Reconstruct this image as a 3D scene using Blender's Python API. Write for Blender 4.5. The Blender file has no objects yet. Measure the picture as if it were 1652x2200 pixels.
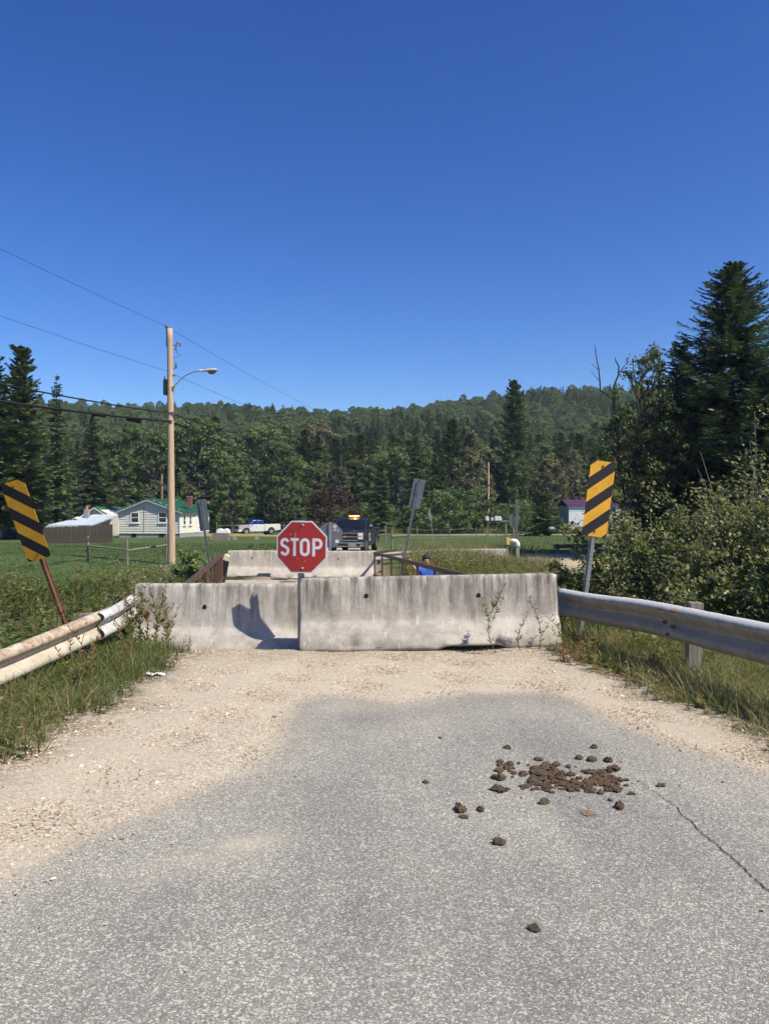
import bpy, bmesh, math, random
import numpy as np
from mathutils import Vector, Matrix
PI = math.pi
R = math.radians
rng = np.random.default_rng(7)
random.seed(7)
SC = bpy.context.scene
COL = SC.collection
EYE = 1.58          # eye height above the near road
FPX = 1700.0        # focal length in photograph pixels

# ---------------------------------------------------------------- camera
cam_data = bpy.data.cameras.new('camera')
cam = bpy.data.objects.new('camera', cam_data)
COL.objects.link(cam)
cam.location = (0, 0, EYE)
cam.rotation_euler = (R(90), 0, 0)
cam_data.sensor_fit = 'VERTICAL'
cam_data.sensor_height = 36.0
cam_data.lens = 36.0 * FPX / 2200.0
cam_data.clip_start = 0.05
cam_data.clip_end = 6000
SC.camera = cam

# ---------------------------------------------------------------- sky and sun
SUN_TRAVEL = Vector((-1.45, 1.0, -2.15)).normalized()
world = bpy.data.worlds.new('World')
SC.world = world
world.use_nodes = True
wn = world.node_tree
wn.nodes.clear()
w_out = wn.nodes.new('ShaderNodeOutputWorld')
w_bg = wn.nodes.new('ShaderNodeBackground')
w_sky = wn.nodes.new('ShaderNodeTexSky')
w_sky.sky_type = 'NISHITA'
w_sky.sun_disc = False
w_sky.sun_elevation = math.asin(-SUN_TRAVEL.z)
w_sky.sun_rotation = math.atan2(-SUN_TRAVEL.x, -SUN_TRAVEL.y)
w_sky.altitude = 300
w_sky.air_density = 1.0
w_sky.dust_density = 0.15
w_sky.ozone_density = 4.0
w_bg.inputs['Strength'].default_value = 0.083
w_hs = wn.nodes.new('ShaderNodeHueSaturation')      # the phone's deep, saturated blue, over the whole sky alike
w_hs.inputs['Hue'].default_value = 0.513
w_hs.inputs['Saturation'].default_value = 1.30
w_gm = wn.nodes.new('ShaderNodeGamma')
w_gm.inputs['Gamma'].default_value = 1.15
wn.links.new(w_sky.outputs[0], w_hs.inputs['Color'])
wn.links.new(w_hs.outputs[0], w_gm.inputs[0])
wn.links.new(w_gm.outputs[0], w_bg.inputs[0])
wn.links.new(w_bg.outputs[0], w_out.inputs[0])
sun_data = bpy.data.lights.new('sun', 'SUN')
sun_data.energy = 5.0
sun_data.angle = R(0.53)
sun_data.color = (1.0, 0.935, 0.81)
sun = bpy.data.objects.new('sun', sun_data)
COL.objects.link(sun)
sun.location = (20, -15, 40)
sun.rotation_euler = SUN_TRAVEL.to_track_quat('-Z', 'Y').to_euler()
SC.view_settings.view_transform = 'Standard'
SC.view_settings.look = 'None'
SC.view_settings.gamma = 1.0
SC.view_settings.use_curve_mapping = False
SC.view_settings.exposure = 0.45
SC.cycles.max_bounces = 5
SC.cycles.diffuse_bounces = 2
SC.cycles.volume_bounces = 0
SC.cycles.glossy_bounces = 2
SC.cycles.transmission_bounces = 2
SC.cycles.use_light_tree = False
SC.cycles.use_adaptive_sampling = True
SC.cycles.adaptive_threshold = 0.02
SC.cycles.transparent_max_bounces = 8

# ---------------------------------------------------------------- helpers
def at(px, py, d):
    """a point of the place, from a photograph pixel and its distance"""
    return np.array([(px - 826) / FPX * d, d, EYE - (py - 1100) / FPX * d])

def sstep(a, b, x):
    t = np.clip((np.asarray(x, float) - a) / (b - a), 0, 1)
    return t * t * (3 - 2 * t)

class G:
    """collects faces; obj() links them as one mesh object"""
    def __init__(s):
        s.v = []; s.n = 0; s.f = []; s.t = []
    def add(s, v, f, mat=0, tint=None):
        v = np.asarray(v, float).reshape(-1, 3)
        if isinstance(f, np.ndarray):
            s.f.append((f.astype(np.int64) + s.n, mat))
        else:
            by = {}
            for q in f: by.setdefault(len(q), []).append(q)
            for q in by.values(): s.f.append((np.array(q, np.int64) + s.n, mat))
        s.v.append(v); s.n += len(v)
        s.t.append(np.full(len(v), 0.5) if tint is None else np.broadcast_to(np.asarray(tint, float), (len(v),)))
        return s
    def box(s, c, d, rz=0, mat=0, rot=None):
        x, y, z = [k / 2 for k in d]
        v = np.array([(-x,-y,-z),(x,-y,-z),(x,y,-z),(-x,y,-z),(-x,-y,z),(x,-y,z),(x,y,z),(-x,y,z)], float)
        if rot is not None: v = v @ np.array(rot.to_3x3()).T
        elif rz:
            m = np.array(Matrix.Rotation(rz, 3, 'Z')); v = v @ m.T
        return s.add(v + np.array(c), [(0,3,2,1),(4,5,6,7),(0,1,5,4),(1,2,6,5),(2,3,7,6),(3,0,4,7)], mat)
    def tube(s, pts, r, k=6, mat=0, cap=True, tint=None):
        pts = np.asarray(pts, float); n = len(pts)
        r = np.broadcast_to(np.asarray(r, float), (n,))
        tan = np.gradient(pts, axis=0)
        tan /= np.linalg.norm(tan, axis=1)[:, None] + 1e-9
        ref = np.where(np.abs(tan[:, 2:3]) > 0.9, np.array([[1., 0, 0]]), np.array([[0, 0, 1.]]))
        if np.abs(tan[:, 2]).max() > 0.9: ref = np.tile(np.array([[1., 0.02, 0]]), (n, 1))
        u = np.cross(tan, ref); u /= np.linalg.norm(u, axis=1)[:, None] + 1e-9
        w = np.cross(tan, u)
        a = np.arange(k) * 2 * PI / k
        v = pts[:, None, :] + r[:, None, None] * (u[:, None, :] * np.cos(a)[None, :, None] + w[:, None, :] * np.sin(a)[None, :, None])
        i, j = np.meshgrid(np.arange(n - 1), np.arange(k), indexing='ij')
        j2 = (j + 1) % k
        f = np.stack([i * k + j, i * k + j2, (i + 1) * k + j2, (i + 1) * k + j], -1).reshape(-1, 4)
        s.add(v.reshape(-1, 3), f, mat, tint)
        if cap:
            base = s.n - n * k
            s.f.append((np.array([[base + q for q in range(k - 1, -1, -1)]]), mat))
            s.f.append((np.array([[base + (n - 1) * k + q for q in range(k)]]), mat))
        return s
    def prism(s, poly, a, b, axis='y', mat=0):
        """polygon in the plane across an axis, drawn out from a to b along it"""
        n = len(poly); v = []
        for t in (a, b):
            for p, q in poly:
                v.append({'y': (p, t, q), 'x': (t, p, q), 'z': (p, q, t)}[axis])
        f = [tuple(range(n - 1, -1, -1)), tuple(range(n, 2 * n))]
        f += [(i, (i + 1) % n, n + (i + 1) % n, n + i) for i in range(n)]
        return s.add(v, f, mat)
    def grid(s, P, mat=0, tint=None):
        n, m = P.shape[:2]
        i, j = np.meshgrid(np.arange(n - 1), np.arange(m - 1), indexing='ij')
        f = np.stack([i * m + j, i * m + j + 1, (i + 1) * m + j + 1, (i + 1) * m + j], -1).reshape(-1, 4)
        return s.add(P.reshape(-1, 3), f, mat, tint)
    def leaves(s, c, u, w, mat=0, tint=None, fold=0.0):
        """rhombic leaves: centre c, half length u, half width w"""
        c = np.asarray(c); n = len(c)
        v = np.stack([c - u, c + w - u * 0.15, c + u, c - w - u * 0.15], 1)
        f = np.arange(n * 4).reshape(n, 4)
        t = None if tint is None else np.repeat(np.broadcast_to(tint, (n,)), 4)
        return s.add(v.reshape(-1, 3), f, mat, t)
    def blades(s, base, h, lean, w, mat=0, tint=None):
        n = len(base)
        a = rng.uniform(0, 2 * PI, n)
        side = np.stack([np.cos(a), np.sin(a), np.zeros(n)], 1) * (w / 2)[:, None]
        up = np.array([0, 0, 1.]) * h[:, None]
        mid = base + up * 0.55 + lean * 0.35
        tip = base + up + lean
        v = np.stack([base - side, base + side, mid + side * .7, mid - side * .7, tip], 1)
        b = np.arange(n) * 5
        t = None if tint is None else np.repeat(np.broadcast_to(tint, (n,)), 5)
        o = s.n
        s.add(v.reshape(-1, 3), np.stack([b, b + 1, b + 2, b + 3], 1), mat, t)
        s.f.append((np.stack([b + 3, b + 2, b + 4], 1) + o, mat))
        return s
    def mesh(s, name, mats, smooth=False):
        me = bpy.data.meshes.new(name)
        v = np.concatenate(s.v)
        me.vertices.add(len(v)); me.vertices.foreach_set('co', v.astype(np.float32).ravel())
        tot = sum(f.size for f, _ in s.f); npoly = sum(len(f) for f, _ in s.f)
        me.loops.add(tot); me.polygons.add(npoly)
        me.loops.foreach_set('vertex_index', np.concatenate([f.ravel() for f, _ in s.f]).astype(np.int32))
        lt = np.concatenate([np.full(len(f), f.shape[1]) for f, _ in s.f])
        ls = np.concatenate([[0], np.cumsum(lt)[:-1]])
        me.polygons.foreach_set('loop_start', ls.astype(np.int32))
        mi = np.concatenate([np.full(len(f), m) for f, m in s.f])
        me.polygons.foreach_set('material_index', mi.astype(np.int32))
        me.polygons.foreach_set('use_smooth', np.full(npoly, smooth))
        if not isinstance(mats, (list, tuple)): mats = [mats]
        for m in mats: me.materials.append(m)
        a = me.attributes.new('tint', 'FLOAT', 'POINT')
        a.data.foreach_set('value', np.concatenate(s.t).astype(np.float32))
        me.update(calc_edges=True)
        me.validate()
        return me
    def obj(s, name, mats, parent=None, smooth=False, bevel=0, seg=2):
        o = bpy.data.objects.new(name, s.mesh(name, mats, smooth))
        COL.objects.link(o)
        if parent is not None: o.parent = parent
        if bevel:
            m = o.modifiers.new('bevel', 'BEVEL'); m.width = bevel; m.segments = seg; m.limit_method = 'ANGLE'; m.angle_limit = R(35)
            m.harden_normals = False
        return o

def link_mesh(name, me, parent=None):
    o = bpy.data.objects.new(name, me); COL.objects.link(o)
    if parent is not None: o.parent = parent
    return o

def tag(o, label=None, cat=None, group=None, kind=None):
    if label: o['label'] = label
    if cat: o['category'] = cat
    if group: o['group'] = group
    if kind: o['kind'] = kind
    return o

def thing(name, label, cat, loc=(0, 0, 0), rz=0, group=None, scale=None):
    o = bpy.data.objects.new(name, None); COL.objects.link(o)
    o.empty_display_size = 0.2
    o.location = loc; o.rotation_euler = (0, 0, rz)
    if scale is not None: o.scale = scale
    return tag(o, label, cat, group)

# ---------------------------------------------------------------- materials
class N:
    """short hand for a node tree"""
    def __init__(s, name):
        s.m = bpy.data.materials.new(name); s.m.use_nodes = True
        s.t = s.m.node_tree; s.t.nodes.clear()
        s.out = s.t.nodes.new('ShaderNodeOutputMaterial')
    def nd(s, typ, **kw):
        n = s.t.nodes.new(typ)
        for k, v in kw.items():
            if k in n.inputs.keys() and not hasattr(n, k): n.inputs[k].default_value = v
            else: setattr(n, k, v)
        return n
    def ln(s, a, b): s.t.links.new(a, b)
    def coord(s, kind='Object', scale=(1, 1, 1)):
        c = s.nd('ShaderNodeTexCoord'); mp = s.nd('ShaderNodeMapping')
        mp.inputs['Scale'].default_value = scale
        s.ln(c.outputs[kind], mp.inputs['Vector'])
        return mp.outputs[0]
    def noise(s, vec, scale, detail=4, rough=.55, dist=0):
        n = s.nd('ShaderNodeTexNoise'); n.inputs['Scale'].default_value = scale
        n.inputs['Detail'].default_value = detail; n.inputs['Roughness'].default_value = rough
        n.inputs['Distortion'].default_value = dist
        if vec is not None: s.ln(vec, n.inputs['Vector'])
        return n.outputs[0]
    def voro(s, vec, scale, out='Color', feature='F1', rand=1.0):
        n = s.nd('ShaderNodeTexVoronoi'); n.feature = feature; n.inputs['Scale'].default_value = scale
        n.inputs['Randomness'].default_value = rand
        if vec is not None: s.ln(vec, n.inputs['Vector'])
        return n.outputs[out]
    def ramp(s, fac, stops, interp='LINEAR'):
        n = s.nd('ShaderNodeValToRGB'); cr = n.color_ramp; cr.interpolation = interp
        while len(cr.elements) < len(stops): cr.elements.new(0.5)
        for e, (p, c) in zip(cr.elements, stops):
            e.position = p
            e.color = (c, c, c, 1) if isinstance(c, (int, float)) else (*c, 1)
        s.ln(fac, n.inputs[0]); return n.outputs[0]
    def mix(s, fac, a, b, mode='MIX'):
        n = s.nd('ShaderNodeMix'); n.data_type = 'RGBA'; n.blend_type = mode
        for sock, val in ((n.inputs[0], fac), (n.inputs[6], a), (n.inputs[7], b)):
            if isinstance(val, (int, float)): sock.default_value = val
            elif isinstance(val, tuple): sock.default_value = (*val, 1)
            else: s.ln(val, sock)
        return n.outputs[2]
    def math(s, op, a, b=None, clamp=False):
        n = s.nd('ShaderNodeMath'); n.operation = op; n.use_clamp = clamp
        for i, val in enumerate((a, b)):
            if val is None: continue
            if isinstance(val, (int, float)): n.inputs[i].default_value = val
            else: s.ln(val, n.inputs[i])
        return n.outputs[0]
    def attr(s, name):
        n = s.nd('ShaderNodeAttribute'); n.attribute_name = name
        return n
    def bump(s, h, strength=.3, dist=.01):
        n = s.nd('ShaderNodeBump'); n.inputs['Strength'].default_value = strength
        n.inputs['Distance'].default_value = dist
        s.ln(h, n.inputs['Height']); return n.outputs[0]
    def principled(s, col, rough=.8, metal=0, nrm=None, spec=.3, emit=None, estr=0):
        p = s.nd('ShaderNodeBsdfPrincipled')
        for key, val in (('Base Color', col), ('Roughness', rough), ('Metallic', metal)):
            if isinstance(val, (int, float)): p.inputs[key].default_value = val
            elif isinstance(val, tuple): p.inputs[key].default_value = (*val, 1)
            else: s.ln(val, p.inputs[key])
        p.inputs['Specular IOR Level'].default_value = spec
        if nrm is not None: s.ln(nrm, p.inputs['Normal'])
        if emit: p.inputs['Emission Color'].default_value = (*emit, 1); p.inputs['Emission Strength'].default_value = estr
        s.ln(p.outputs[0], s.out.inputs[0]); return s.m

def dark(c, k): return tuple(x * k for x in c)

def simple(name, col, var=.25, scale=6, rough=.75, metal=0, bump=.15, spec=.3, stretch=(1, 1, 1), col2=None):
    n = N(name); v = n.coord('Object', stretch)
    a = n.noise(v, scale, 6, .6)
    c = n.ramp(a, [(.3, dark(col, 1 - var)), (.7, col2 or tuple(min(1, x * (1 + var)) for x in col))])
    b = n.bump(n.noise(v, scale * 6, 4), bump, .01)
    return n.principled(c, rough, metal, b, spec)

def leaf_mat(name, stops, trans=.3, orand=.35, gloss=.5):
    """foliage: own colour per leaf (tint) and per plant"""
    n = N(name)
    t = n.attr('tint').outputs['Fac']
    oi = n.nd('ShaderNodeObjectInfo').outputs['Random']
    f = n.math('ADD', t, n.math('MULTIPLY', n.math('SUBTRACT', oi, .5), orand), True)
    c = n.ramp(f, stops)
    p = n.nd('ShaderNodeBsdfPrincipled')
    n.ln(c, p.inputs['Base Color']); p.inputs['Roughness'].default_value = gloss
    p.inputs['Specular IOR Level'].default_value = .25
    tr = n.nd('ShaderNodeBsdfTranslucent')
    c2 = n.mix(1.0, c, (1.15, 1.25, .55), 'MULTIPLY')
    n.ln(c2, tr.inputs['Color'])
    mx = n.nd('ShaderNodeMixShader'); mx.inputs[0].default_value = trans
    n.ln(p.outputs[0], mx.inputs[1]); n.ln(tr.outputs[0], mx.inputs[2])
    n.ln(mx.outputs[0], n.out.inputs[0])
    return n.m

M = {}
# greens
M['spruce'] = leaf_mat('spruce_needles', [(0, (.060, .095, .038)), (.5, (.098, .145, .058)), (1, (.15, .19, .075))], .25)
M['pine'] = leaf_mat('pine_needles', [(0, (.052, .078, .030)), (.5, (.085, .125, .048)), (1, (.14, .165, .065))], .2)
M['larch'] = leaf_mat('larch_needles', [(0, (.034, .058, .038)), (.5, (.058, .096, .056)), (1, (.092, .13, .07))], .18)
M['broad'] = leaf_mat('broad_leaves', [(0, (.068, .104, .038)), (.45, (.118, .172, .060)), (.8, (.165, .215, .072)), (1, (.24, .23, .075))], .34, .55)
M['ash'] = leaf_mat('dull_olive_leaves', [(0, (.045, .065, .022)), (.5, (.085, .115, .038)), (.85, (.13, .16, .055)), (1, (.21, .20, .07))], .3, .3)
M['autumn'] = leaf_mat('turning_leaves', [(0, (.105, .10, .05)), (.5, (.165, .155, .07)), (1, (.21, .21, .085))], .25, .4)
M['maroon'] = leaf_mat('maroon_leaves', [(0, (.035, .022, .018)), (.5, (.06, .038, .028)), (1, (.085, .075, .04))], .2)
M['deadneedle'] = leaf_mat('dead_needles', [(0, (.07, .05, .04)), (.5, (.11, .085, .07)), (1, (.15, .13, .10))], .1)
M['alder'] = leaf_mat('alder_leaves', [(0, (.065, .085, .028)), (.35, (.12, .14, .045)), (.75, (.19, .20, .07)), (.93, (.27, .26, .10)), (1, (.33, .23, .09))], .33, .25, .42)
M['weed'] = leaf_mat('weed_leaves', [(0, (.075, .115, .032)), (.4, (.145, .195, .052)), (.7, (.21, .22, .065)), (.87, (.26, .22, .07)), (.95, (.24, .11, .06)), (1, (.30, .10, .07))], .3, .3)
M['grass'] = leaf_mat('grass_blades', [(0, (.055, .085, .022)), (.4, (.10, .135, .036)), (.65, (.17, .18, .06)), (.85, (.29, .24, .115)), (1, (.38, .31, .17))], .3, .1)
M['pale'] = leaf_mat('pale_flower_weeds', [(0, (.08, .12, .035)), (.5, (.15, .18, .06)), (.8, (.26, .25, .15)), (1, (.5, .47, .38))], .3)
M['lawn'] = leaf_mat('lawn_blades', [(0, (.045, .078, .022)), (.6, (.072, .112, .032)), (1, (.12, .14, .05))], .3, .1)
M['bark'] = simple('bark', (.11, .085, .065), .4, 8, .9, 0, .6, .1, (1, 1, .25))
M['greybark'] = simple('grey_bark', (.13, .12, .105), .35, 7, .9, 0, .5, .1, (1, 1, .25))
M['stem'] = simple('weed_stem', (.16, .12, .06), .3, 20, .8)
M['redstem'] = simple('reddish_stem', (.20, .085, .05), .3, 20, .8)
def concrete(name, dark_amt=.6, tone=(.47, .44, .40)):
    n = N(name)
    v = n.coord('Object'); vs = n.coord('Object', (6.5, 3, .6))
    base = n.ramp(n.noise(v, 3.5, 8, .65), [(.3, dark(tone, .78)), (.7, tone)])
    # rain streaks running down from the top edge
    st = n.ramp(n.noise(vs, 1.6, 7, .72, .35), [(.40, 0.0), (.60, 1.0)])
    sp = n.nd('ShaderNodeSeparateXYZ'); n.ln(n.coord('Object'), sp.inputs[0])
    topm = n.math('MULTIPLY', n.ramp(n.math('ADD', sp.outputs[2], n.math('MULTIPLY', n.math('SUBTRACT', n.noise(v, 1.6, 5, .65), .5), .75)), [(.30, 0.0), (.55, .75), (.81, 1.0)]), dark_amt)
    c = n.mix(n.math('MULTIPLY', st, topm), base, (.10, .088, .072))
    # broad grey lichen patches and low grime
    pat = n.ramp(n.noise(v, 2.3, 9, .75), [(.44, 0.0), (.65, .68 * min(1, dark_amt + .12))])
    c = n.mix(pat, c, (.16, .138, .112))
    low = n.ramp(sp.outputs[2], [(.02, .55), (.12, .12), (.26, 0.0)])
    c = n.mix(n.math('MULTIPLY', low, n.ramp(n.noise(v, 9, 5, .6), [(.35, .3), (.65, 1.0)])), c, (.26, .21, .15))
    pits = n.ramp(n.noise(v, 60, 3, .6), [(.28, 1.0), (.36, 0.0)])
    c = n.mix(n.math('MULTIPLY', pits, .75), c, (.09, .085, .08))
    wh = n.ramp(n.noise(vs, 3.1, 4, .6), [(.60, 0.0), (.70, .5)])
    c = n.mix(wh, c, (.62, .59, .55))
    h = n.math('ADD', n.noise(v, 45, 6, .7), n.math('MULTIPLY', pits, -.8))
    return n.principled(c, .92, 0, n.bump(h, .45, .012), .15)

def galv(name, tone=(.36, .36, .35), rust=.0, metal=.55, rough=.5):
    n = N(name); v = n.coord('Object')
    c = n.ramp(n.noise(v, 7, 7, .65), [(.3, dark(tone, .7)), (.7, tone)])
    r = n.ramp(n.noise(v, 5.0, 8, .7), [(.62 - rust * .3, 0.0), (.70 - rust * .22, 1.0)])
    r = n.math('MULTIPLY', r, 1.0 if rust > 0 else 0.0)
    c = n.mix(r, c, n.ramp(n.noise(v, 25, 4), [(.3, (.13, .05, .025)), (.7, (.27, .12, .055))]))
    mt = n.math('MULTIPLY', n.math('SUBTRACT', 1.0, r), metal)
    return n.principled(c, rough, mt, n.bump(n.noise(v, 30, 5), .15, .01), .4)

def cream_rail():
    """old beam: faded cream, with rust along the top fold"""
    n = N('cream_rusted_beam'); v = n.coord('Object')
    c = n.ramp(n.noise(v, 4, 7, .65), [(.3, (.40, .33, .235)), (.7, (.60, .53, .42))])
    a = n.attr('tint').outputs['Fac']
    g = n.math('MULTIPLY', n.ramp(a, [(.55, 0.02), (.8, 1.0)]), n.ramp(n.noise(v, 9, 8, .75), [(.42, .0), (.60, .9)]))
    c = n.mix(g, c, n.ramp(n.noise(v, 30, 4), [(.3, (.20, .10, .05)), (.7, (.40, .25, .15))]))
    return n.principled(c, .7, .1, n.bump(n.noise(v, 40, 5), .2, .008), .3)

def brown_steel(name, a, b, rough=.65):
    n = N(name); v = n.coord('Object')
    c = n.ramp(n.noise(v, 6, 8, .7), [(.3, a), (.7, b)])
    return n.principled(c, rough, .1, n.bump(n.noise(v, 40, 5), .3, .01), .3)

def asphalt_mat():
    n = N('worn_asphalt_and_gravel'); v = n.coord('Object')
    grav = n.attr('gravel').outputs['Fac']; sand = n.attr('sand').outputs['Fac']; dirt = n.attr('dirt').outputs['Fac']
    # aggregate chips showing in the worn binder
    chip = n.nd('ShaderNodeSeparateColor'); n.ln(n.voro(v, 190), chip.inputs[0])
    chip2 = n.nd('ShaderNodeSeparateColor'); n.ln(n.voro(v, 92), chip2.inputs[0])
    d1 = n.voro(v, 190, 'Distance')
    val = n.ramp(chip.outputs[0], [(0, (.145, .142, .127)), (.35, (.212, .206, .182)), (.66, (.275, .266, .234)), (.84, (.355, .342, .297)), (1, (.66, .63, .55))])
    big = n.ramp(chip2.outputs[1], [(.945, 0.0), (.955, 1.0)])
    a = n.mix(n.math('MULTIPLY', big, .85), val, (.50, .47, .41))
    warm = n.ramp(chip2.outputs[0], [(.93, 0.0), (.96, .5)])
    a = n.mix(warm, a, (.30, .22, .15))
    tone = n.ramp(n.noise(v, .7, 6, .62), [(.3, (.80, .81, .82)), (.7, (1.18, 1.17, 1.13))])
    a = n.mix(1.0, a, tone, 'MULTIPLY')
    # worn wheel tracks and old damp stains along the road
    trk_ = n.ramp(n.noise(n.coord('Object', (1.3, .16, 1)), 1.1, 4, .6), [(.35, (.86, .86, .88)), (.65, (1.12, 1.11, 1.08))])
    a = n.mix(1.0, a, trk_, 'MULTIPLY')
    spot = n.ramp(n.noise(v, 5.5, 4, .6), [(.66, 0.0), (.74, .35)])
    a = n.mix(spot, a, (.10, .095, .085))
    # gravel and blown sand
    g1 = n.nd('ShaderNodeSeparateColor'); n.ln(n.voro(v, 85), g1.inputs[0])
    gcol = n.ramp(g1.outputs[0], [(0, (.26, .208, .145)), (.3, (.405, .338, .248)), (.75, (.50, .43, .325)), (1, (.66, .60, .48))])
    fine = n.ramp(n.noise(v, 240, 3, .7), [(.3, (.43, .365, .268)), (.7, (.55, .48, .37))])
    pat = n.ramp(n.noise(v, 1.3, 4, .55), [(.42, 0.0), (.6, 1.0)])
    gcol = n.mix(n.math('MULTIPLY', pat, .6), gcol, fine)
    litter = n.math('MULTIPLY', dirt, n.ramp(n.noise(v, 14, 6, .7), [(.36, 0.0), (.60, 1.0)]))
    gcol = n.mix(litter, gcol, (.10, .075, .045))
    edge = n.noise(v, 3.2, 6, .6); edge2 = n.noise(v, 110, 2, .6)
    gm = n.math('ADD', grav, n.math('ADD', n.math('MULTIPLY', n.math('SUBTRACT', edge, .5), .30), n.math('MULTIPLY', n.math('SUBTRACT', edge2, .5), .95)))
    gm = n.ramp(gm, [(.38, 0.0), (.62, 1.0)])
    dust = n.math('MULTIPLY', sand, n.ramp(n.noise(v, 120, 3, .6), [(.35, .25), (.62, 1.0)]))
    c = n.mix(dust, a, fine)
    c = n.mix(gm, c, gcol)
    h = n.math('ADD', n.math('MULTIPLY', d1, -1.0), n.math('MULTIPLY', n.noise(v, 90, 4), .8))
    return n.principled(c, .93, 0, n.bump(h, .55, .006), .12)

M['asphalt'] = asphalt_mat()
M['conc_clean'] = concrete('pale_concrete', .8, (.57, .525, .455))
M['conc_dark'] = concrete('stained_concrete', 1.0, (.52, .47, .40))
M['conc_far'] = concrete('far_concrete', .5, (.58, .52, .43))
M['hole'] = simple('dark_hole', (.012, .011, .010), .2, 10, .95)
M['galv'] = galv('galvanised_steel')
M['galv_dull'] = galv('dull_galvanised', (.34, .315, .27), 0, .08, .6)
M['cream_rail'] = cream_rail()
def sunlit_top_rail():
    """grey beam, sunlight painted on its top fold and shade on its face"""
    n = N('sunlit_top_beam'); v = n.coord('Object'); a = n.attr('tint').outputs['Fac']
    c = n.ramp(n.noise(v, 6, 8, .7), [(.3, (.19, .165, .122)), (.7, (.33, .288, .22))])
    w = n.math('MULTIPLY', n.ramp(n.math('ADD', a, n.math('MULTIPLY', n.math('SUBTRACT', n.noise(v, 11, 6, .7), .5), .12)), [(.84, 0.0), (.92, 1.0)]), .9)  # pale top fold by height: sunlight put into the colour, face left darker
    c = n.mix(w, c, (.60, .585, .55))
    r = n.ramp(n.noise(v, 4, 8, .75), [(.64, 0.0), (.70, .7)])
    c = n.mix(r, c, (.17, .085, .045))
    return n.principled(c, .6, .08, n.bump(n.noise(v, 30, 5), .2, .01), .35)
M['sunlit_top_rail'] = sunlit_top_rail()
M['white_rail'] = galv('whitish_terminal', (.58, .56, .52), .22, .05, .55)
M['rustpost'] = brown_steel('rusted_post', (.10, .045, .028), (.23, .10, .055))
M['bridge_rail'] = brown_steel('brown_painted_steel', (.060, .032, .024), (.125, .062, .044))
M['signback'] = galv('sign_back', (.24, .245, .25), 0, .5, .55)
M['wood_grey'] = simple('weathered_wood', (.20, .18, .15), .35, 5, .9, 0, .5, .1, (6, 6, .6))
M['pole_wood'] = simple('pale_pole_wood', (.46, .31, .19), .28, 6, .85, 0, .4, .15, (5, 5, .18), (.60, .45, .31))
M['black'] = simple('black_rubber', (.014, .014, .015), .2, 20, .6)
M['water'] = simple('creek_water', (.02, .03, .025), .2, 1, .08, 0, .1, .5)

# ---------------------------------------------------------------- terrain
def gz(x, y):
    x = np.asarray(x, float); y = np.asarray(y, float)
    z = np.interp(y, [-50, 9.6, 11, 23, 30, 40, 60, 80, 118], [0, 0, -.10, -.42, -.50, -.62, -.82, -1.0, -1.0])
    # ground dips where the left barrier stands, humps under the right one
    z = z - .19 * sstep(9.0, 9.4, y) * (1 - sstep(9.7, 11, y)) * sstep(-.85, -1.05, x)
    z = z + .05 * sstep(.9, 1.8, x) * sstep(7.8, 8.9, y) * (1 - sstep(9.5, 11, y))
    # verges fall away behind the guard rails
    nearf = 1 - sstep(30, 42, y)
    z = z - .45 * sstep(-2.7, -5.5, x) * nearf - .35 * sstep(2.9, 5.2, x) * nearf
    # creek under the bridge
    yc = 16.2 + .05 * x
    z = z - 1.35 * np.exp(-((y - yc) / 4.0) ** 4) * (1 - .55 * sstep(-9, -22, x))
    # wooded hill behind the fields
    rid = 46 + 12 * np.exp(-((x - 118) / 60) ** 2) + 2 * np.exp(-((x + 150) / 90) ** 2) + 6 * sstep(180, 330, x) + 2 * np.sin(x * .035)
    z = z + rid * sstep(112, 430, y) * (1 + .04 * np.sin(x * .05 + y * .03))
    z = z + 10 * sstep(600, 1800, y)
    return z

VLy, VLx = [-6, 4.9, 6.25, 7.07, 8.2, 8.8, 9.6], [-2.55, -2.37, -2.19, -2.17, -2.15, -2.26, -2.4]
VRy, VRx = [-6, 4.2, 5.6, 6.0, 6.9, 8.0, 8.7, 9.4], [3.2, 2.82, 2.60, 2.50, 2.28, 2.06, 1.86, 1.8]
def VL(y): return np.interp(y, VLy, VLx) + .06 * np.sin(np.asarray(y) * 5.1) + .04 * np.sin(np.asarray(y) * 11.3)
def VR(y): return np.interp(y, VRy, VRx) + .06 * np.sin(np.asarray(y) * 4.3 + 1) + .04 * np.sin(np.asarray(y) * 12.1)

def ground_mat():
    n = N('ground_cover'); v = n.coord('Object')
    lawn = n.attr('lawn').outputs['Fac']; wood = n.attr('wood').outputs['Fac']; dry = n.attr('dry').outputs['Fac']
    c = n.ramp(n.noise(v, 1.4, 7, .65), [(.3, (.075, .062, .032)), (.5, (.10, .095, .04)), (.7, (.15, .125, .06))])
    lw = n.ramp(n.noise(v, .45, 8, .68), [(.3, (.042, .072, .022)), (.55, (.066, .104, .030)), (.75, (.115, .135, .05))])
    lw = n.mix(n.math('MULTIPLY', n.noise(v, 30, 3), .35), lw, (.10, .12, .05))
    c = n.mix(lawn, c, lw)
    dr = n.ramp(n.noise(v, 2.5, 7, .65), [(.3, (.34, .265, .18)), (.7, (.50, .42, .31))])
    c = n.mix(dry, c, dr)
    c = n.mix(wood, c, (.055, .055, .032))
    return n.principled(c, .95, 0, n.bump(n.noise(v, 18, 6, .7), .6, .05), .1)
M['ground'] = ground_mat()

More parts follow.
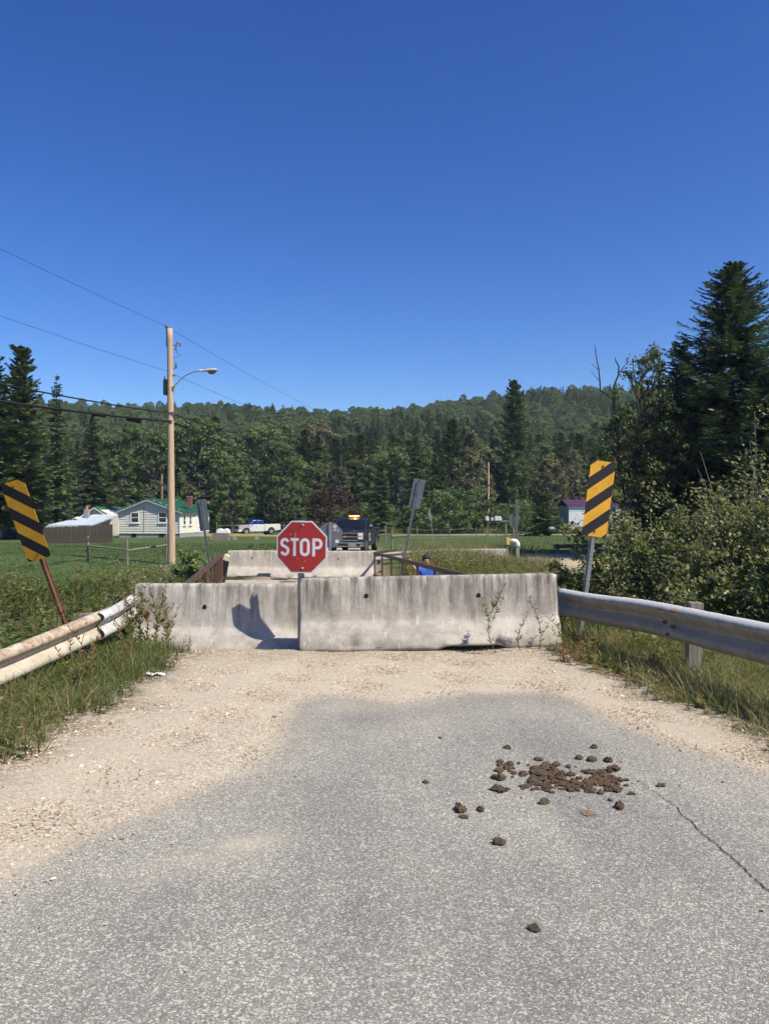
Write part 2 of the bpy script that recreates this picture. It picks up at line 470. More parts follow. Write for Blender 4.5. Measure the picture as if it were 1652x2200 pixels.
def axis_pts(a, b, step, far, grow=1.13):
    p = list(np.arange(a, b + 1e-6, step)); s = step
    while p[-1] < far[1]: s = min(s * grow, 60); p.append(p[-1] + s)
    s = step; q = [a]
    while q[-1] > far[0]: s = min(s * grow, 60); q.append(q[-1] - s)
    return np.array(sorted(q[1:]) + p)
gx = axis_pts(-7, 7, .22, (-1600, 1600)); gy = axis_pts(-3, 30, .22, (-400, 2600), 1.06)
XX, YY = np.meshgrid(gx, gy, indexing='ij')
ZZ = gz(XX, YY)
micro = .035 * (np.sin(XX * 3.1 + YY * 1.7) * np.sin(YY * 2.3 - XX) + .6 * np.sin(XX * 7.3) * np.sin(YY * 6.1))
inroad = sstep(-3.1, -2.7, XX) * (1 - sstep(3.1, 3.5, XX)) * (1 - sstep(9.8, 10.4, YY))
ZZ = ZZ + micro * (1 - inroad) * (1 - sstep(40, 90, YY)) - .06 * inroad
g = G(); g.grid(np.stack([XX, YY, ZZ], -1).transpose(1, 0, 2))
ground = g.obj('ground', M['ground'], None, True)
tag(ground, kind='structure')
def set_attr(o, name, arr):
    a = o.data.attributes.new(name, 'FLOAT', 'POINT'); a.data.foreach_set('value', np.asarray(arr, np.float32).ravel())
gX, gY = XX.T, YY.T
lawn = sstep(27, 33, gY) * (1 - sstep(104, 112, gY))
lawn = np.where(gX < -6, np.maximum(lawn, sstep(22, 25, gY) * (1 - sstep(104, 112, gY))), lawn)
wood = sstep(106, 114, gY)
# dirt track beyond the bridge and the sandy junction on the right
trk = -2.4 + (gY - 23) * -.02
dry = np.exp(-((gX - trk) / 2.3) ** 6) * sstep(22, 23.5, gY) * (1 - sstep(60, 64, gY))
dry = np.maximum(dry, np.exp(-((gX - 11) / 5.5) ** 4) * np.exp(-((gY - 37.5 - .1 * (gX - 11)) / 4.6) ** 4))
dry = np.maximum(dry, .85 * np.exp(-((gY - 88 - .10 * gX) / 1.8) ** 4) * sstep(-60, -10, gX + 40))
set_attr(ground, 'lawn', lawn * (1 - dry)); set_attr(ground, 'wood', wood); set_attr(ground, 'dry', dry)

# creek
g = G(); xs = np.linspace(-30, 40, 40); P = np.zeros((40, 2, 3))
P[:, 0] = np.stack([xs, 16.2 + .05 * xs - 4.2, np.full(40, -1.34)], 1); P[:, 1] = np.stack([xs, 16.2 + .05 * xs + 4.2, np.full(40, -1.34)], 1)
g.grid(P); tag(g.obj('creek_water', M['water']), kind='structure')

# ---------------------------------------------------------------- the road with its gravel edges
def gp(px, py):
    d = EYE * FPX / (py - 1100.0); return ((px - 826) / FPX * d, d)
asph_px = [(-900, 2300), (-300, 2045), (0, 1893), (150, 1815), (300, 1752), (390, 1712), (500, 1672), (565, 1636), (590, 1595), (602, 1560), (628, 1518),
           (690, 1492), (760, 1500), (850, 1512), (1000, 1492), (1180, 1489), (1240, 1506), (1300, 1540), (1400, 1582), (1500, 1616), (1652, 1662), (1900, 1740), (2500, 1990)]
asph = np.array([gp(*p) for p in asph_px] + [(4.2, -5), (-4.2, -5)])
rx = np.linspace(-2.85, 3.25, 150); ry = np.concatenate([np.linspace(-5, 2.2, 40), np.linspace(2.25, 9.75, 230)])
RX, RY = np.meshgrid(rx, ry, indexing='ij')
def sdist(X, Y, poly):
    P = np.stack([X.ravel(), Y.ravel()], 1); d = np.full(len(P), 1e9); ins = np.zeros(len(P), bool)
    for i in range(len(poly)):
        a, b = poly[i], poly[(i + 1) % len(poly)]; ab = b - a
        t = np.clip(((P - a) @ ab) / (ab @ ab), 0, 1)
        d = np.minimum(d, np.linalg.norm(P - a - t[:, None] * ab, axis=1))
        c = (a[1] > P[:, 1]) != (b[1] > P[:, 1])
        ins ^= c & (P[:, 0] < (b[0] - a[0]) * (P[:, 1] - a[1]) / (b[1] - a[1] + 1e-12) + a[0])
    return np.where(ins, -d, d).reshape(X.shape)
SD = sdist(RX, RY, asph)
grav_attr = np.clip(.5 + SD / .50, 0, 1)
sand_attr = .55 * np.exp(-np.maximum(0, -SD) / .16)
for (px, py, sx, sy, a) in [(530, 1815, .16, .11, .95), (420, 1850, .22, .12, .55), (330, 1880, .25, .12, .35), (880, 1560, .5, .3, .25), (760, 1520, .4, .25, .55), (1060, 1530, .6, .3, .2)]:
    cx, cy = gp(px, py); sand_attr = np.maximum(sand_attr, a * np.exp(-((RX - cx + (RY - cy) * -.6) / sx) ** 2 - ((RY - cy) / sy) ** 2))
vd = np.minimum(RX - VL(RY), VR(RY) - RX)
dirt_attr = np.exp(-np.clip(vd, 0, 9) / .16) + .45 * sstep(7.9, 8.9, RY)
RZ = gz(RX, RY) + .035 * sstep(.3, -.3, vd) * 0 + .018 * grav_attr * (.5 + .5 * np.sin(RX * 6 + RY * 3) * np.sin(RY * 5 - RX * 2)) + .004
g = G(); g.grid(np.stack([RX, RY, RZ], -1).transpose(1, 0, 2))
road = g.obj('road', M['asphalt'], None, True); tag(road, kind='structure')
set_attr(road, 'gravel', grav_attr.T); set_attr(road, 'sand', sand_attr.T); set_attr(road, 'dirt', np.clip(dirt_attr, 0, 1).T)

def road_z(x, y): return float(gz(x, y)) + .004
# crack running to the lower right
cpx = [(1345, 1664), (1375, 1682), (1405, 1702), (1432, 1722), (1455, 1738), (1462, 1752), (1485, 1768), (1510, 1795), (1540, 1818), (1568, 1842), (1600, 1872), (1632, 1903), (1700, 1950)]
cp = np.array([gp(*p) for p in cpx]); t = np.linspace(0, len(cp) - 1, 90)
cl = np.stack([np.interp(t, range(len(cp)), cp[:, 0]), np.interp(t, range(len(cp)), cp[:, 1])], 1) + rng.normal(0, .004, (90, 2))
wd = np.interp(t, [0, 4, 8, 12], [.001, .002, .0027, .0034]) * np.convolve(rng.uniform(.5, 1.5, 94), np.ones(5) / 5, 'valid')
nr = np.gradient(cl, axis=0); nr = np.stack([-nr[:, 1], nr[:, 0]], 1); nr /= np.linalg.norm(nr, axis=1)[:, None]
P = np.zeros((90, 2, 3)); P[:, 0, :2] = cl - nr * wd[:, None]; P[:, 1, :2] = cl + nr * wd[:, None]; P[..., 2] = gz(P[..., 0], P[..., 1]) + .009
g = G(); g.grid(P); g.obj('crack', M['hole'], road)

# loose stones on the gravel
def stones(n, region, name, parent, mat, smin, smax):
    pts = []
    while len(pts) < n:
        x = rng.uniform(-2.5, 3.0, 4000); y = rng.uniform(2.6, 9.6, 4000)
        sd = sdist(x, y, asph); vd = np.minimum(x - VL(y), VR(y) - x)
        ok = region(x, y, sd, vd)
        pts += list(zip(x[ok], y[ok]))
    pts = np.array(pts[:n]); z = gz(pts[:, 0], pts[:, 1]) + .012
    s = rng.uniform(smin, smax, n) * (1 + 1.2 * (rng.random(n) > .97))
    o = np.array([(1,0,0),(0,1,0),(-1,0,0),(0,-1,0),(0,0,.7),(0,0,-.5)], float)
    a = rng.uniform(0, 2 * PI, n); ca, sa = np.cos(a), np.sin(a)
    v = o[None] * rng.uniform(.55, 1.3, (n, 6, 1)) * s[:, None, None]
    v = np.stack([v[..., 0] * ca[:, None] - v[..., 1] * sa[:, None], v[..., 0] * sa[:, None] + v[..., 1] * ca[:, None], v[..., 2]], -1)
    v += np.stack([pts[:, 0], pts[:, 1], z], 1)[:, None]
    f = np.array([(0,1,4),(1,2,4),(2,3,4),(3,0,4),(1,0,5),(2,1,5),(3,2,5),(0,3,5)])
    F = (f[None] + (np.arange(n) * 6)[:, None, None]).reshape(-1, 3)
    gg = G(); gg.add(v.reshape(-1, 3), F, 0, np.repeat(rng.random(n), 6))
    return gg.obj(name, mat, parent)
def stone_mat(name, stops):
    n = N(name); t = n.attr('tint').outputs['Fac']
    return n.principled(n.ramp(t, stops), .9, 0, None, .2)
M['pebble'] = stone_mat('tan_pebbles', [(0, (.20, .145, .09)), (.3, (.38, .295, .20)), (.8, (.54, .44, .32)), (1, (.70, .62, .50))])
st = stones(26000, lambda x, y, sd, vd: (sd > .05 - .25 * (rng.random(len(x)) ** 6)) & (vd > -.1) & (np.sin(x * 2.1 + 1) * np.sin(y * 1.7) + rng.random(len(x)) * 1.6 > .25), 'loose_gravel', None, M['pebble'], .0035, .0105)
tag(st, 'tan gravel lying loose over both road edges', 'gravel', kind='stuff')
st = stones(4500, lambda x, y, sd, vd: (sd < .05) & (rng.random(len(x)) < .8 * np.exp(sd / .16) + .006), 'strewn_grit', None, M['pebble'], .0025, .006)
tag(st, 'grit strewn thinly over the asphalt along its sandy edge', 'gravel', kind='stuff')

# ---------------------------------------------------------------- concrete barriers
def barrier(name, label, loc, L, mats, rz=0, roll=0, slots=(), seed=0, holes=(), chipl=0, chipr=0, zs=1.0):
    r = np.random.default_rng(seed)
    half = [(.305, 0), (.305, .035), (.302, .07), (.25, .145), (.19, .23), (.145, .295), (.128, .33), (.118, .40), (.107, .50), (.097, .60), (.087, .70), (.080, .775), (.072, .798), (.055, .81), (.0, .812)]
    prof = [(-a, b) for a, b in half] + [(a, b) for a, b in half[-2::-1]]
    prof = [(-.15, 0.0)] + prof + [(.15, 0.0)]
    prof = np.array(prof); m = len(prof)
    xs = np.concatenate([[0, .006, .02, .05], np.linspace(.1, L - .1, int(L / .045)), [L - .05, L - .02, L - .006, L]])
    P = np.zeros((len(xs), m, 3))
    P[..., 0] = xs[:, None]; P[..., 1] = prof[None, :, 0]; P[..., 2] = prof[None, :, 1]
    endk = np.ones(len(xs)); endk[[0, -1]] = .955; endk[[1, -2]] = .985
    P[..., 1] *= endk[:, None]; P[..., 2] = np.where(P[..., 2] > .7, .7 + (P[..., 2] - .7) * (endk[:, None] * 2 - 1), P[..., 2])
    for a, b, h in slots:
        k = (np.interp(xs, [a - .05, a + .05, b - .05, b + .05], [0, 1, 1, 0]) * h)[:, None]
        P[..., 2] = np.where(P[..., 2] < .04, P[..., 2] + k, P[..., 2])
    nz = r.normal(0, 1, P.shape[:2])
    for _ in range(2): nz = (nz + np.roll(nz, 1, 0) + np.roll(nz, -1, 0)) / 3
    P[..., 1] += .0028 * nz; P[..., 2] += .002 * nz * (P[..., 2] > .75)
    # spalled bits along bottom edge and at the ends
    for _ in range(9):
        c = r.uniform(.1, L - .1); w = r.uniform(.04, .14); e = np.exp(-((xs - c) / w) ** 2)[:, None]
        P[..., 1] -= np.sign(P[..., 1]) * e * r.uniform(.01, .035) * ((P[..., 2] > .0) & (P[..., 2] < .10)) * (1 + .5 * nz)
    for amt, e in ((chipl, np.exp(-(xs / .05) ** 2)), (chipr, np.exp(-((L - xs) / .05) ** 2))):
        if amt:
            e = (e * np.abs(r.normal(1, .4, len(xs))))[:, None] * amt * (np.abs(r.normal(0, 1, m)))[None]
            P[..., 1] -= np.sign(P[..., 1]) * np.clip(e, 0, .05) * .6; P[..., 2] -= np.clip(e, 0, .05) * .6 * (P[..., 2] > .7)
    t = thing(name, label, 'barrier', loc, rz)
    t.rotation_euler = (0, roll, rz); t.scale = (1, 1, zs)
    g = G(); g.grid(P)
    n = len(xs)
    g.f.append((np.array([list(range(m))]), 0)); g.f.append((np.array([[(n - 1) * m + q for q in range(m - 1, -1, -1)]]), 0))
    i = np.arange(n - 1); g.f.append((np.stack([i * m + m - 1, i * m, (i + 1) * m, (i + 1) * m + m - 1], 1), 0))
    g.obj('concrete_body', mats, t, True)
    for hx, hz in holes:
        yy = -np.interp(hz, [.33, .775], [.128, .080]) - .004
        h = G(); h.tube([(hx, yy + .02, hz), (hx, yy - .001, hz)], [.022, .026], 10); h.obj('lifting_hole', M['hole'], t)
    return t
BR_Y = 9.205; BL_Y = 9.835
barrier('concrete_barrier', 'stained grey concrete barrier across the road, just right of the stop sign', (-.957, BR_Y, .0), 2.97, M['conc_dark'], roll=-.0205,
        slots=[(1.62, 2.3, .035)], seed=3, holes=[(.76, .60), (2.05, .58)], chipl=.035, chipr=.03)
barrier('concrete_barrier', 'paler concrete barrier at the left guard rail with the stop sign shadow on it', (-3.07, BL_Y, -.172), 2.72, M['conc_clean'], roll=.004, zs=1.07,
        slots=[(.55, 1.9, .03)], seed=5, holes=[(.86, .55)], chipl=.02)
FZ = 1.58 - 84 / 72.0 - .81
fb = at(583, 1240, 23.65)
barrier('concrete_barrier', 'far concrete barrier across the end of the bridge, before the dark pickup', (fb[0], 23.75, FZ), 3.12, M['conc_far'], seed=8, holes=[(2.0, .58)], chipl=.02, slots=[(.9, 1.9, .03)])
barrier('concrete_barrier', 'far concrete barrier at the left end of the bridge, partly behind the stop sign', (fb[0] - 1.43, 24.4, FZ - .02), 3.05, M['conc_far'], seed=9, holes=[(.75, .58)], slots=[(.3, 1.3, .03)])
jb = at(938, 1180, 34.0)
barrier('concrete_barrier', 'pale low concrete barrier among dry weeds right of the bridge', (jb[0], 34.0, jb[2] - .80), 3.1, M['conc_far'], rz=R(5), seed=11)

# ---------------------------------------------------------------- bridge
g = G()
dk = np.array([[-2.75, 10.2], [1.75, 10.2], [-.1, 23.3], [-4.75, 23.3]]); zt = [-.14, -.14, -.42, -.42]
g.add([(x, y, z) for (x, y), z in zip(dk, zt)] + [(x, y, z - .35) for (x, y), z in zip(dk, zt)],
      [(0, 1, 2, 3), (7, 6, 5, 4), (0, 4, 5, 1), (1, 5, 6, 2), (2, 6, 7, 3), (3, 7, 4, 0)])
br = thing('bridge', 'small closed road bridge between the near and far concrete barriers', 'bridge', (0, 0, 0))
g.obj('deck', M['conc_far'], br)
for ab in ((-.5, 10.25, -1.12), (-2.4, 23.6, -1.33)): g = G(); g.box(ab, (4.6, .5, 1.7)); g.obj('abutment', M['conc_far'], br)
def bridge_rail(A, B, label, posts, flare=None, lowz=.62):
    A = np.array(A, float); B = np.array(B, float)
    t = thing('bridge_railing', label, 'railing', (A[0], A[1], 0))
    o = np.array([A[0], A[1], 0]); d = B - A; L = np.linalg.norm(d[:2]); az = math.atan2(d[1], d[0])
    def bar(p, q, w, h, name):
        p = np.asarray(p) - o; q = np.asarray(q) - o; dd = Vector(q - p); g = G()
        m = dd.to_track_quat('X', 'Z').to_matrix(); g.box((p + q) / 2, (dd.length, w, h), rot=m)
        return g.obj(name, M['bridge_rail'], t, bevel=.006)
    bar(A, B, .07, .075, 'top_rail')
    bar(A - [0, 0, lowz], B - [0, 0, lowz], .10, .05, 'bottom_rail')
    for s in posts:
        p = A + d * s; bar(p - [0, 0, lowz + .10], p - [0, 0, .03], .05, .05, 'post')
    if flare is not None: bar(B - [0, 0, .0], flare, .06, .07, 'flared_end_rail')
    return t
RA = (1.14 + .35, 10.2, .64); RB = (-.28, 22.5, .41)
n_p = [1 - s / 12.4 for s in (0.02, 1.53, 3.14, 4.85, 6.6, 8.3, 10.0, 11.6)]
bridge_rail(RA, RB, 'brown steel bridge railing on the right, beside the person in blue', n_p, flare=at(850, 1182, 27))
LA = (-2.72 + .14, 10.2, .61); LB = (-4.42, 21.6, .42)
bridge_rail(LA, LB, 'brown steel bridge railing on the left, seen over the paler near barrier', [.02, .2, .38, .54, .68, .78, .86, .93, .985])
t = thing('end_post', 'dark timber post with a cream top at the left bridge end', 'post', tuple(at(480, 1188, 22.2) - [0, 0, 1.0]))
g = G(); g.box((0, 0, .38), (.16, .16, .80), rot=Matrix.Rotation(R(12), 3, 'Y')); g.obj('post', M['black'], t, bevel=.01)
g = G(); g.box((.09, 0, .87), (.15, .15, .18), rot=Matrix.Rotation(R(25), 3, 'Y')); g.obj('cap', simple('cream_cap', (.6, .5, .33), .2), t, bevel=.02)

# ---------------------------------------------------------------- guard rails
WB = np.array([(.002, .312), (.022, .310), (.052, .297), (.074, .276), (.082, .255), (.081, .243), (.073, .229), (.030, .181), (.014, .166), (.012, .156), (.016, .146), (.060, .104), (.078, .082), (.083, .062), (.082, .046), (.074, .030), (.04, .008), (.02, 0)])
def beam(path, side, mats, name, parent, h=.312, wob=.0, tintz=False, seed=1):
    """W section swept along path (x, y, z of the top edge); side -1 faces left, +1 right"""
    r = np.random.default_rng(seed)
    path = np.asarray(path, float)
    s = np.concatenate([[0], np.cumsum(np.linalg.norm(np.diff(path[:, :2], axis=0), axis=1))])
    n = max(10, int(s[-1] / .12)); q = np.linspace(0, s[-1], n)
    c = np.stack([np.interp(q, s, path[:, k]) for k in range(3)], 1)
    for _ in range(3): c[1:-1] = (c[:-2] + c[1:-1] * 2 + c[2:]) / 4
    tn = np.gradient(c, axis=0)[:, :2]; tn /= np.linalg.norm(tn, axis=1)[:, None]
    nm = np.stack([tn[:, 1], -tn[:, 0]], 1)
    nm *= np.where((nm[:, 0] * side) < 0, -1, 1)[:, None]
    P = np.zeros((n, len(WB), 3)); wb = np.sin(q * 2.3) * wob
    P[..., :2] = c[:, None, :2] + nm[:, None, :] * (WB[None, :, 0:1] + wb[:, None, None])
    P[..., 2] = c[:, 2][:, None] - h + WB[None, :, 1] * h / .312
    P += r.normal(0, .0012, P.shape)
    g = G(); g.grid(P, 0, np.tile(WB[:, 1] / .312, n))
    o = g.obj(name, mats, parent, True)
    m = o.modifiers.new('thick', 'SOLIDIFY'); m.thickness = .005; m.offset = 0
    return o
def rail_post(x, y, z0, z1, parent, mat, w=.13, dpt=.16, lean=0):
    g = G(); g.box((x, y, (z0 + z1) / 2), (dpt, w, z1 - z0), rot=Matrix.Rotation(lean, 3, 'Y')); return g.obj('post', mat, parent, bevel=.008)
gl = thing('guard_rail', 'cream guard rail with rusty top edge along the left verge', 'guard rail', (0, 0, 0))
lp = [(-4.15, 1.5, .22), (-3.40, 7.0, .36), (-3.13, 8.95, .50), (-3.08, 9.15, .515)]
beam(lp, 1, M['cream_rail'], 'beam', gl, .315, .006)
beam([(-3.135 + .012, 8.62, .485), (-3.09 + .012, 9.0, .515), (-3.07, 9.62, .585)], 1, M['white_rail'], 'terminal_beam', gl, .30, 0, seed=4)
for y in (4.2, 6.55, 8.75):
    x = np.interp(y, [1.5, 7, 9], [-4.15, -3.40, -3.12]); z = np.interp(y, [1.5, 7, 9], [.22, .36, .50])
    rail_post(x - .10, y, -.65, z - .02, gl, M['wood_grey'], .10, .15, R(-4))
    for dz in (.07, .245):
        g = G(); g.tube([(x + .075 if dz < .1 else x + .075, y, z - dz), (x + .10, y, z - dz)], .014, 8); g.obj('bolt', M['rustpost'], gl)
g = G(); g.box((-3.10, 9.42, .12), (.11, .11, .85)); g.obj('post', M['black'], gl, bevel=.008)
gr = thing('guard_rail', 'grey galvanised guard rail along the right verge, before the alders', 'guard rail', (0, 0, 0))
rp = [(2.17, 9.75, .64), (2.27, 9.35, .645), (2.42, 8.8, .655), (2.52, 8.4, .675), (2.62, 8.05, .69), (2.74, 7.6, .69), (3.06, 6.3, .695), (3.55, 4.3, .70), (4.1, 1.5, .70)]
beam(rp, -1, M['sunlit_top_rail'], 'beam', gr, .325, .014)
for (x, y) in ((2.83, 7.5), (3.57, 4.75)):
    rail_post(x + .09, y, -.4, .715 if y > 8 else .725, gr, M['wood_grey'] if y < 8 else M['galv'], .10, .13, R(2))
for y, dz in ((7.62, .05), (7.42, .05), (7.55, .17), (7.42, .2), (7.5, .28)):
    x = np.interp(y, [6.3, 7.6, 8.05], [3.06, 2.74, 2.62]) - .075
    g = G(); g.tube([(x + .01, y, .70 - dz), (x - .03, y, .70 - dz + .004)], [.018, .013], 8); g.obj('bolt', M['rustpost'], gr)
# ---------------------------------------------------------------- signs
def paint(name, col, rough=.45, spec=.4, var=.08, scale=8):
    return simple(name, col, var, scale, rough, 0, .03, spec)
M['red'] = paint('sign_red', (.34, .026, .022), .5)
M['signwhite'] = paint('sign_white', (.60, .62, .66), .5)
M['white'] = paint('white_paint', (.78, .78, .76), .5)
def octagon(r, k=1.0):
    c = r * math.tan(PI / 8)
    return [(-c, -r), (c, -r), (r, -c), (r, c), (c, r), (-c, r), (-r, c), (-r, -c)]
def strokes(g, paths, w, y, mat=0, tr=lambda x, z: (x, z), yf=None):
    for p in paths:
        p = np.array(p, float); t = np.gradient(p, axis=0)
        closed = np.allclose(p[0], p[-1])
        if closed: t[0] = t[-1] = p[1] - p[-2]
        t /= np.linalg.norm(t, axis=1)[:, None] + 1e-9
        nrm = np.stack([-t[:, 1], t[:, 0]], 1) * w / 2
        a, b = p + nrm, p - nrm
        P = np.zeros((len(p), 2, 3)); P[:, 0, 0], P[:, 0, 2] = a[:, 0], a[:, 1]; P[:, 1, 0], P[:, 1, 2] = b[:, 0], b[:, 1]
        P[..., 1] = y if yf is None else yf(P[..., 0]) + y
        g.grid(P, mat)
def arc(cx, cz, rx, rz, a0, a1, n=14):
    a = np.radians(np.linspace(a0, a1, n)); return [(cx + rx * math.cos(k), cz + rz * math.sin(k)) for k in a]
FOLD = .045
def fold(x): return np.where(np.asarray(x) < -.03, (-.03 - np.asarray(x)) * .10, 0.0)   # left half of the plate bent back a little
def fold_poly(g, poly, y0, y1, mat=0):
    """octagon plate split at the bend line"""
    for sgn in (-1, 1):
        pts = []; n = len(poly)
        for i in range(n):
            a, b = poly[i], poly[(i + 1) % n]; ia = (a[0] + .03) * sgn >= 0; ib = (b[0] + .03) * sgn >= 0
            if ia: pts.append(a)
            if ia != ib:
                t = (-.03 - a[0]) / (b[0] - a[0]); pts.append((-.03, a[1] + t * (b[1] - a[1])))
        m = len(pts); v = [(x, y0 + float(fold(x)), z) for x, z in pts] + [(x, y1 + float(fold(x)), z) for x, z in pts]
        g.add(v, [tuple(range(m)), tuple(range(2 * m - 1, m - 1, -1))] + [(i, m + i, m + (i + 1) % m, (i + 1) % m) for i in range(m)], mat)
SY = 9.275
ss = thing('stop_sign', 'red octagonal stop sign on a steel post at the gap between the near barriers', 'stop sign', (-.985, SY, -.25), 0)
CZ = 1.172 + .25
def upost(name, parent, x, y, z0, z1, mat, w=.075, dpt=.035, top=(0, 0)):
    """U-channel post"""
    prof = [(-w / 2, dpt), (-w / 2 + .018, dpt), (-w / 2 + .022, .006), (w / 2 - .022, .006), (w / 2 - .018, dpt), (w / 2, dpt), (w / 2, dpt - .006), (w / 2 - .014, dpt - .006), (w / 2 - .018, 0), (-w / 2 + .018, 0), (-w / 2 + .014, dpt - .006), (-w / 2, dpt - .006)]
    g = G(); n = len(prof)
    v = [(x + a, y + b, z0) for a, b in prof] + [(x + a + top[0], y + b + top[1], z1) for a, b in prof]
    g.add(v, [tuple(range(n - 1, -1, -1)), tuple(range(n, 2 * n))] + [(i, (i + 1) % n, n + (i + 1) % n, n + i) for i in range(n)])
    k = 0
    o = g.obj(name, mat, parent)
    zz = z0 + .06; h = G()
    while zz < z1 - .02:
        f = (zz - z0) / (z1 - z0); cx, cy = x + top[0] * f, y + top[1] * f
        h.tube([(cx, cy - .0015, zz), (cx, cy + .004, zz)], .006, 6); zz += .05
    tag(h.obj('bolt_holes', M['hole'], o), kind='stuff')
    return o
upost('post', ss, 0, .012, -.3, CZ + .31, M['galv'], top=(.005, 0))
hd = thing('tmp', None, None); bpy.data.objects.remove(hd)
plate = G(); fold_poly(plate, octagon(.305), -.010, -.006, 0)
face = plate.obj('sign_plate', M['signwhite'], ss); face.location = (.02, -.035, CZ); face.rotation_euler = (0, R(.6), R(-9))
g = G(); fold_poly(g, octagon(.288), -.0125, -.0102, 0); g.obj('red_face', M['red'], face)
W = .034; g = G(); H0, H1 = -.107, .103
def S_path(cx, w, z0, z1):
    hw = w / 2; mz = (z0 + z1) / 2 + .004; r2 = (z1 - mz) / 2; r1 = (mz - z0) / 2
    top = arc(cx, mz + r2, hw, r2, 18, 195, 14); mid = [(cx - hw * .62, mz + r2 * .32), (cx, mz), (cx + hw * .62, mz - r1 * .32)]
    return top + arc(cx, mz + r2, hw, r2, 205, 225, 3) + mid + arc(cx, mz - r1, hw, r1, 45, -25, 6) + arc(cx, mz - r1, hw, r1, -35, -162, 12)
strokes(g, [S_path(-.2045, .115 - W, H0 + W / 2, H1 - W / 2)], W, -.0140, yf=fold)
strokes(g, [[(-.136, H1 - W / 2), (-.033, H1 - W / 2)], [(-.0845, H1 - W), (-.0845, H0)]], W, -.0140, yf=fold)
ow = .118 - W; oh = H1 - H0 - W; oc = .041; rr = ow / 2
strokes(g, [arc(oc, (H0 + H1) / 2 + oh / 2 - rr, rr, rr, 0, 180) + arc(oc, (H0 + H1) / 2 - oh / 2 + rr, rr, rr, 180, 360) + [(oc + rr, (H0 + H1) / 2 + oh / 2 - rr)]], W, -.0140)
strokes(g, [[(.147, H0), (.147, H1)], [(.163, H1 - W / 2)] + [(.195, H1 - W / 2)] + arc(.195, H1 - W / 2 - .047, .040, .047, 90, -90) + [(.163, H1 - W / 2 - .094)]], W, -.0140)
g.obj('lettering', M['signwhite'], face)
for bz in (.255, -.25):
    g = G(); g.tube([(.012, -.012, bz), (.012, -.02, bz), (.012, -.024, bz)], [.017, .015, .006], 10); g.obj('bolt', M['galv'], face, True)
g = G(); strokes(g, [[(-.075, .11), (-.073, .165)], [(-.112, .055), (-.112, .085)]], .004, -.0145, yf=fold)
for (x, z) in ((-.135, .145), (-.045, -.135), (.04, -.162), (-.075, -.10)): g.tube([(x, -.0132 + float(fold(x)), z), (x, -.0146 + float(fold(x)), z)], .0045, 6)
tag(g.obj('scratches', M['signwhite'], face), kind='stuff')

def stripe_mat(name, mirror):
    n = N(name); c = n.nd('ShaderNodeTexCoord'); sp = n.nd('ShaderNodeSeparateXYZ'); n.ln(c.outputs['Object'], sp.inputs[0])
    dep = n.math('SUBTRACT', .914, sp.outputs[2])
    xx = n.math('SUBTRACT', .1525, sp.outputs[0]) if mirror else n.math('ADD', sp.outputs[0], .1525)
    v = n.math('ADD', n.math('MULTIPLY', n.math('ADD', dep, .0), 1 / .302), n.math('MULTIPLY', xx, .86 / .302))
    fr = n.math('FRACT', n.math('ADD', v, .285))
    blk = n.math('LESS_THAN', fr, .5)
    vec = n.coord('Object')
    cr = n.ramp(n.voro(vec, 22, 'Distance', 'DISTANCE_TO_EDGE'), [(.012, 1.0), (.03, 0.0)])
    cr = n.math('MULTIPLY', cr, n.ramp(n.noise(vec, 4), [(.45, 0.0), (.6, .6)]))
    y = n.ramp(n.noise(vec, 6, 5), [(.3, (.62, .30, .018)), (.7, (.74, .38, .03))])
    y = n.mix(cr, y, (.16, .07, .02))
    rs = n.ramp(n.noise(vec, 12, 6, .7), [(.70, 0.0), (.76, .7)])
    col = n.mix(blk, y, (.018, .018, .022)); col = n.mix(rs, col, (.14, .06, .02))
    return n.principled(col, .5, 0, n.bump(n.noise(vec, 30, 3), .05, .005), .35)
def marker(label, base, top, plate_len, mats, postmat, yaw=0, mirror=False, front=True, name='hazard_marker', cat='road sign', post_top=.9, w=.305):
    """leaning striped board: base and plate top centre given as points"""
    base = np.array(base, float); top = np.array(top, float); ax = Vector(top - base); L = ax.length
    t = thing(name, label, cat, tuple(base))
    q = ax.to_track_quat('Z', 'Y').to_matrix()
    # keep the face towards the road user, then turn by yaw
    z = ax.normalized(); x = Vector((math.cos(yaw), math.sin(yaw), 0)); x = (x - z * x.dot(z)).normalized(); y = z.cross(x)
    t.rotation_euler = Matrix((x, y, z)).transposed().to_euler()
    upost('post', t, 0, .006 if front else -.006, -.4, L - .01, postmat, .07, .04 if front else -.04)
    g = G()
    hw = w / 2; c = .02
    poly = [(-hw + c, 0), (hw - c, 0), (hw, c), (hw, plate_len - c), (hw - c, plate_len), (-hw + c, plate_len), (-hw, plate_len - c), (-hw, c)]
    g.prism(poly, -.004, 0, 'y')
    o = g.obj('sign_plate', mats, t); o.location = (0, -.001 if front else -.052, L - plate_len)
    if not front: o.location = (0, .004, L - plate_len)
    for bz in (.06, plate_len - .06):
        b = G(); b.tube([(0, -.0045, bz), (0, -.012, bz), (0, -.015, bz)], [.014, .013, .005], 8); b.obj('bolt', M['rustpost'], o)
    return t
marker('tilted yellow and black striped marker board on a rusty post behind the left guard rail', at(162, 1362, 9.0) - [0, 0, .25], at(26, 1034, 8.75), .914, stripe_mat('left_marker_stripes', True), M['rustpost'], R(-12), True)
marker('upright yellow and black striped marker board on a steel post by the right guard rail', at(1252, 1330, 9.55), at(1296, 991, 9.55), .914, stripe_mat('right_marker_stripes', False), M['galv'], R(4), False)
marker('grey back of a leaning marker board left of the stop sign, by the cream house', at(455, 1240, 23.0), at(432, 1073, 23.0), .914, M['signback'], M['galv'], R(-12), front=False)
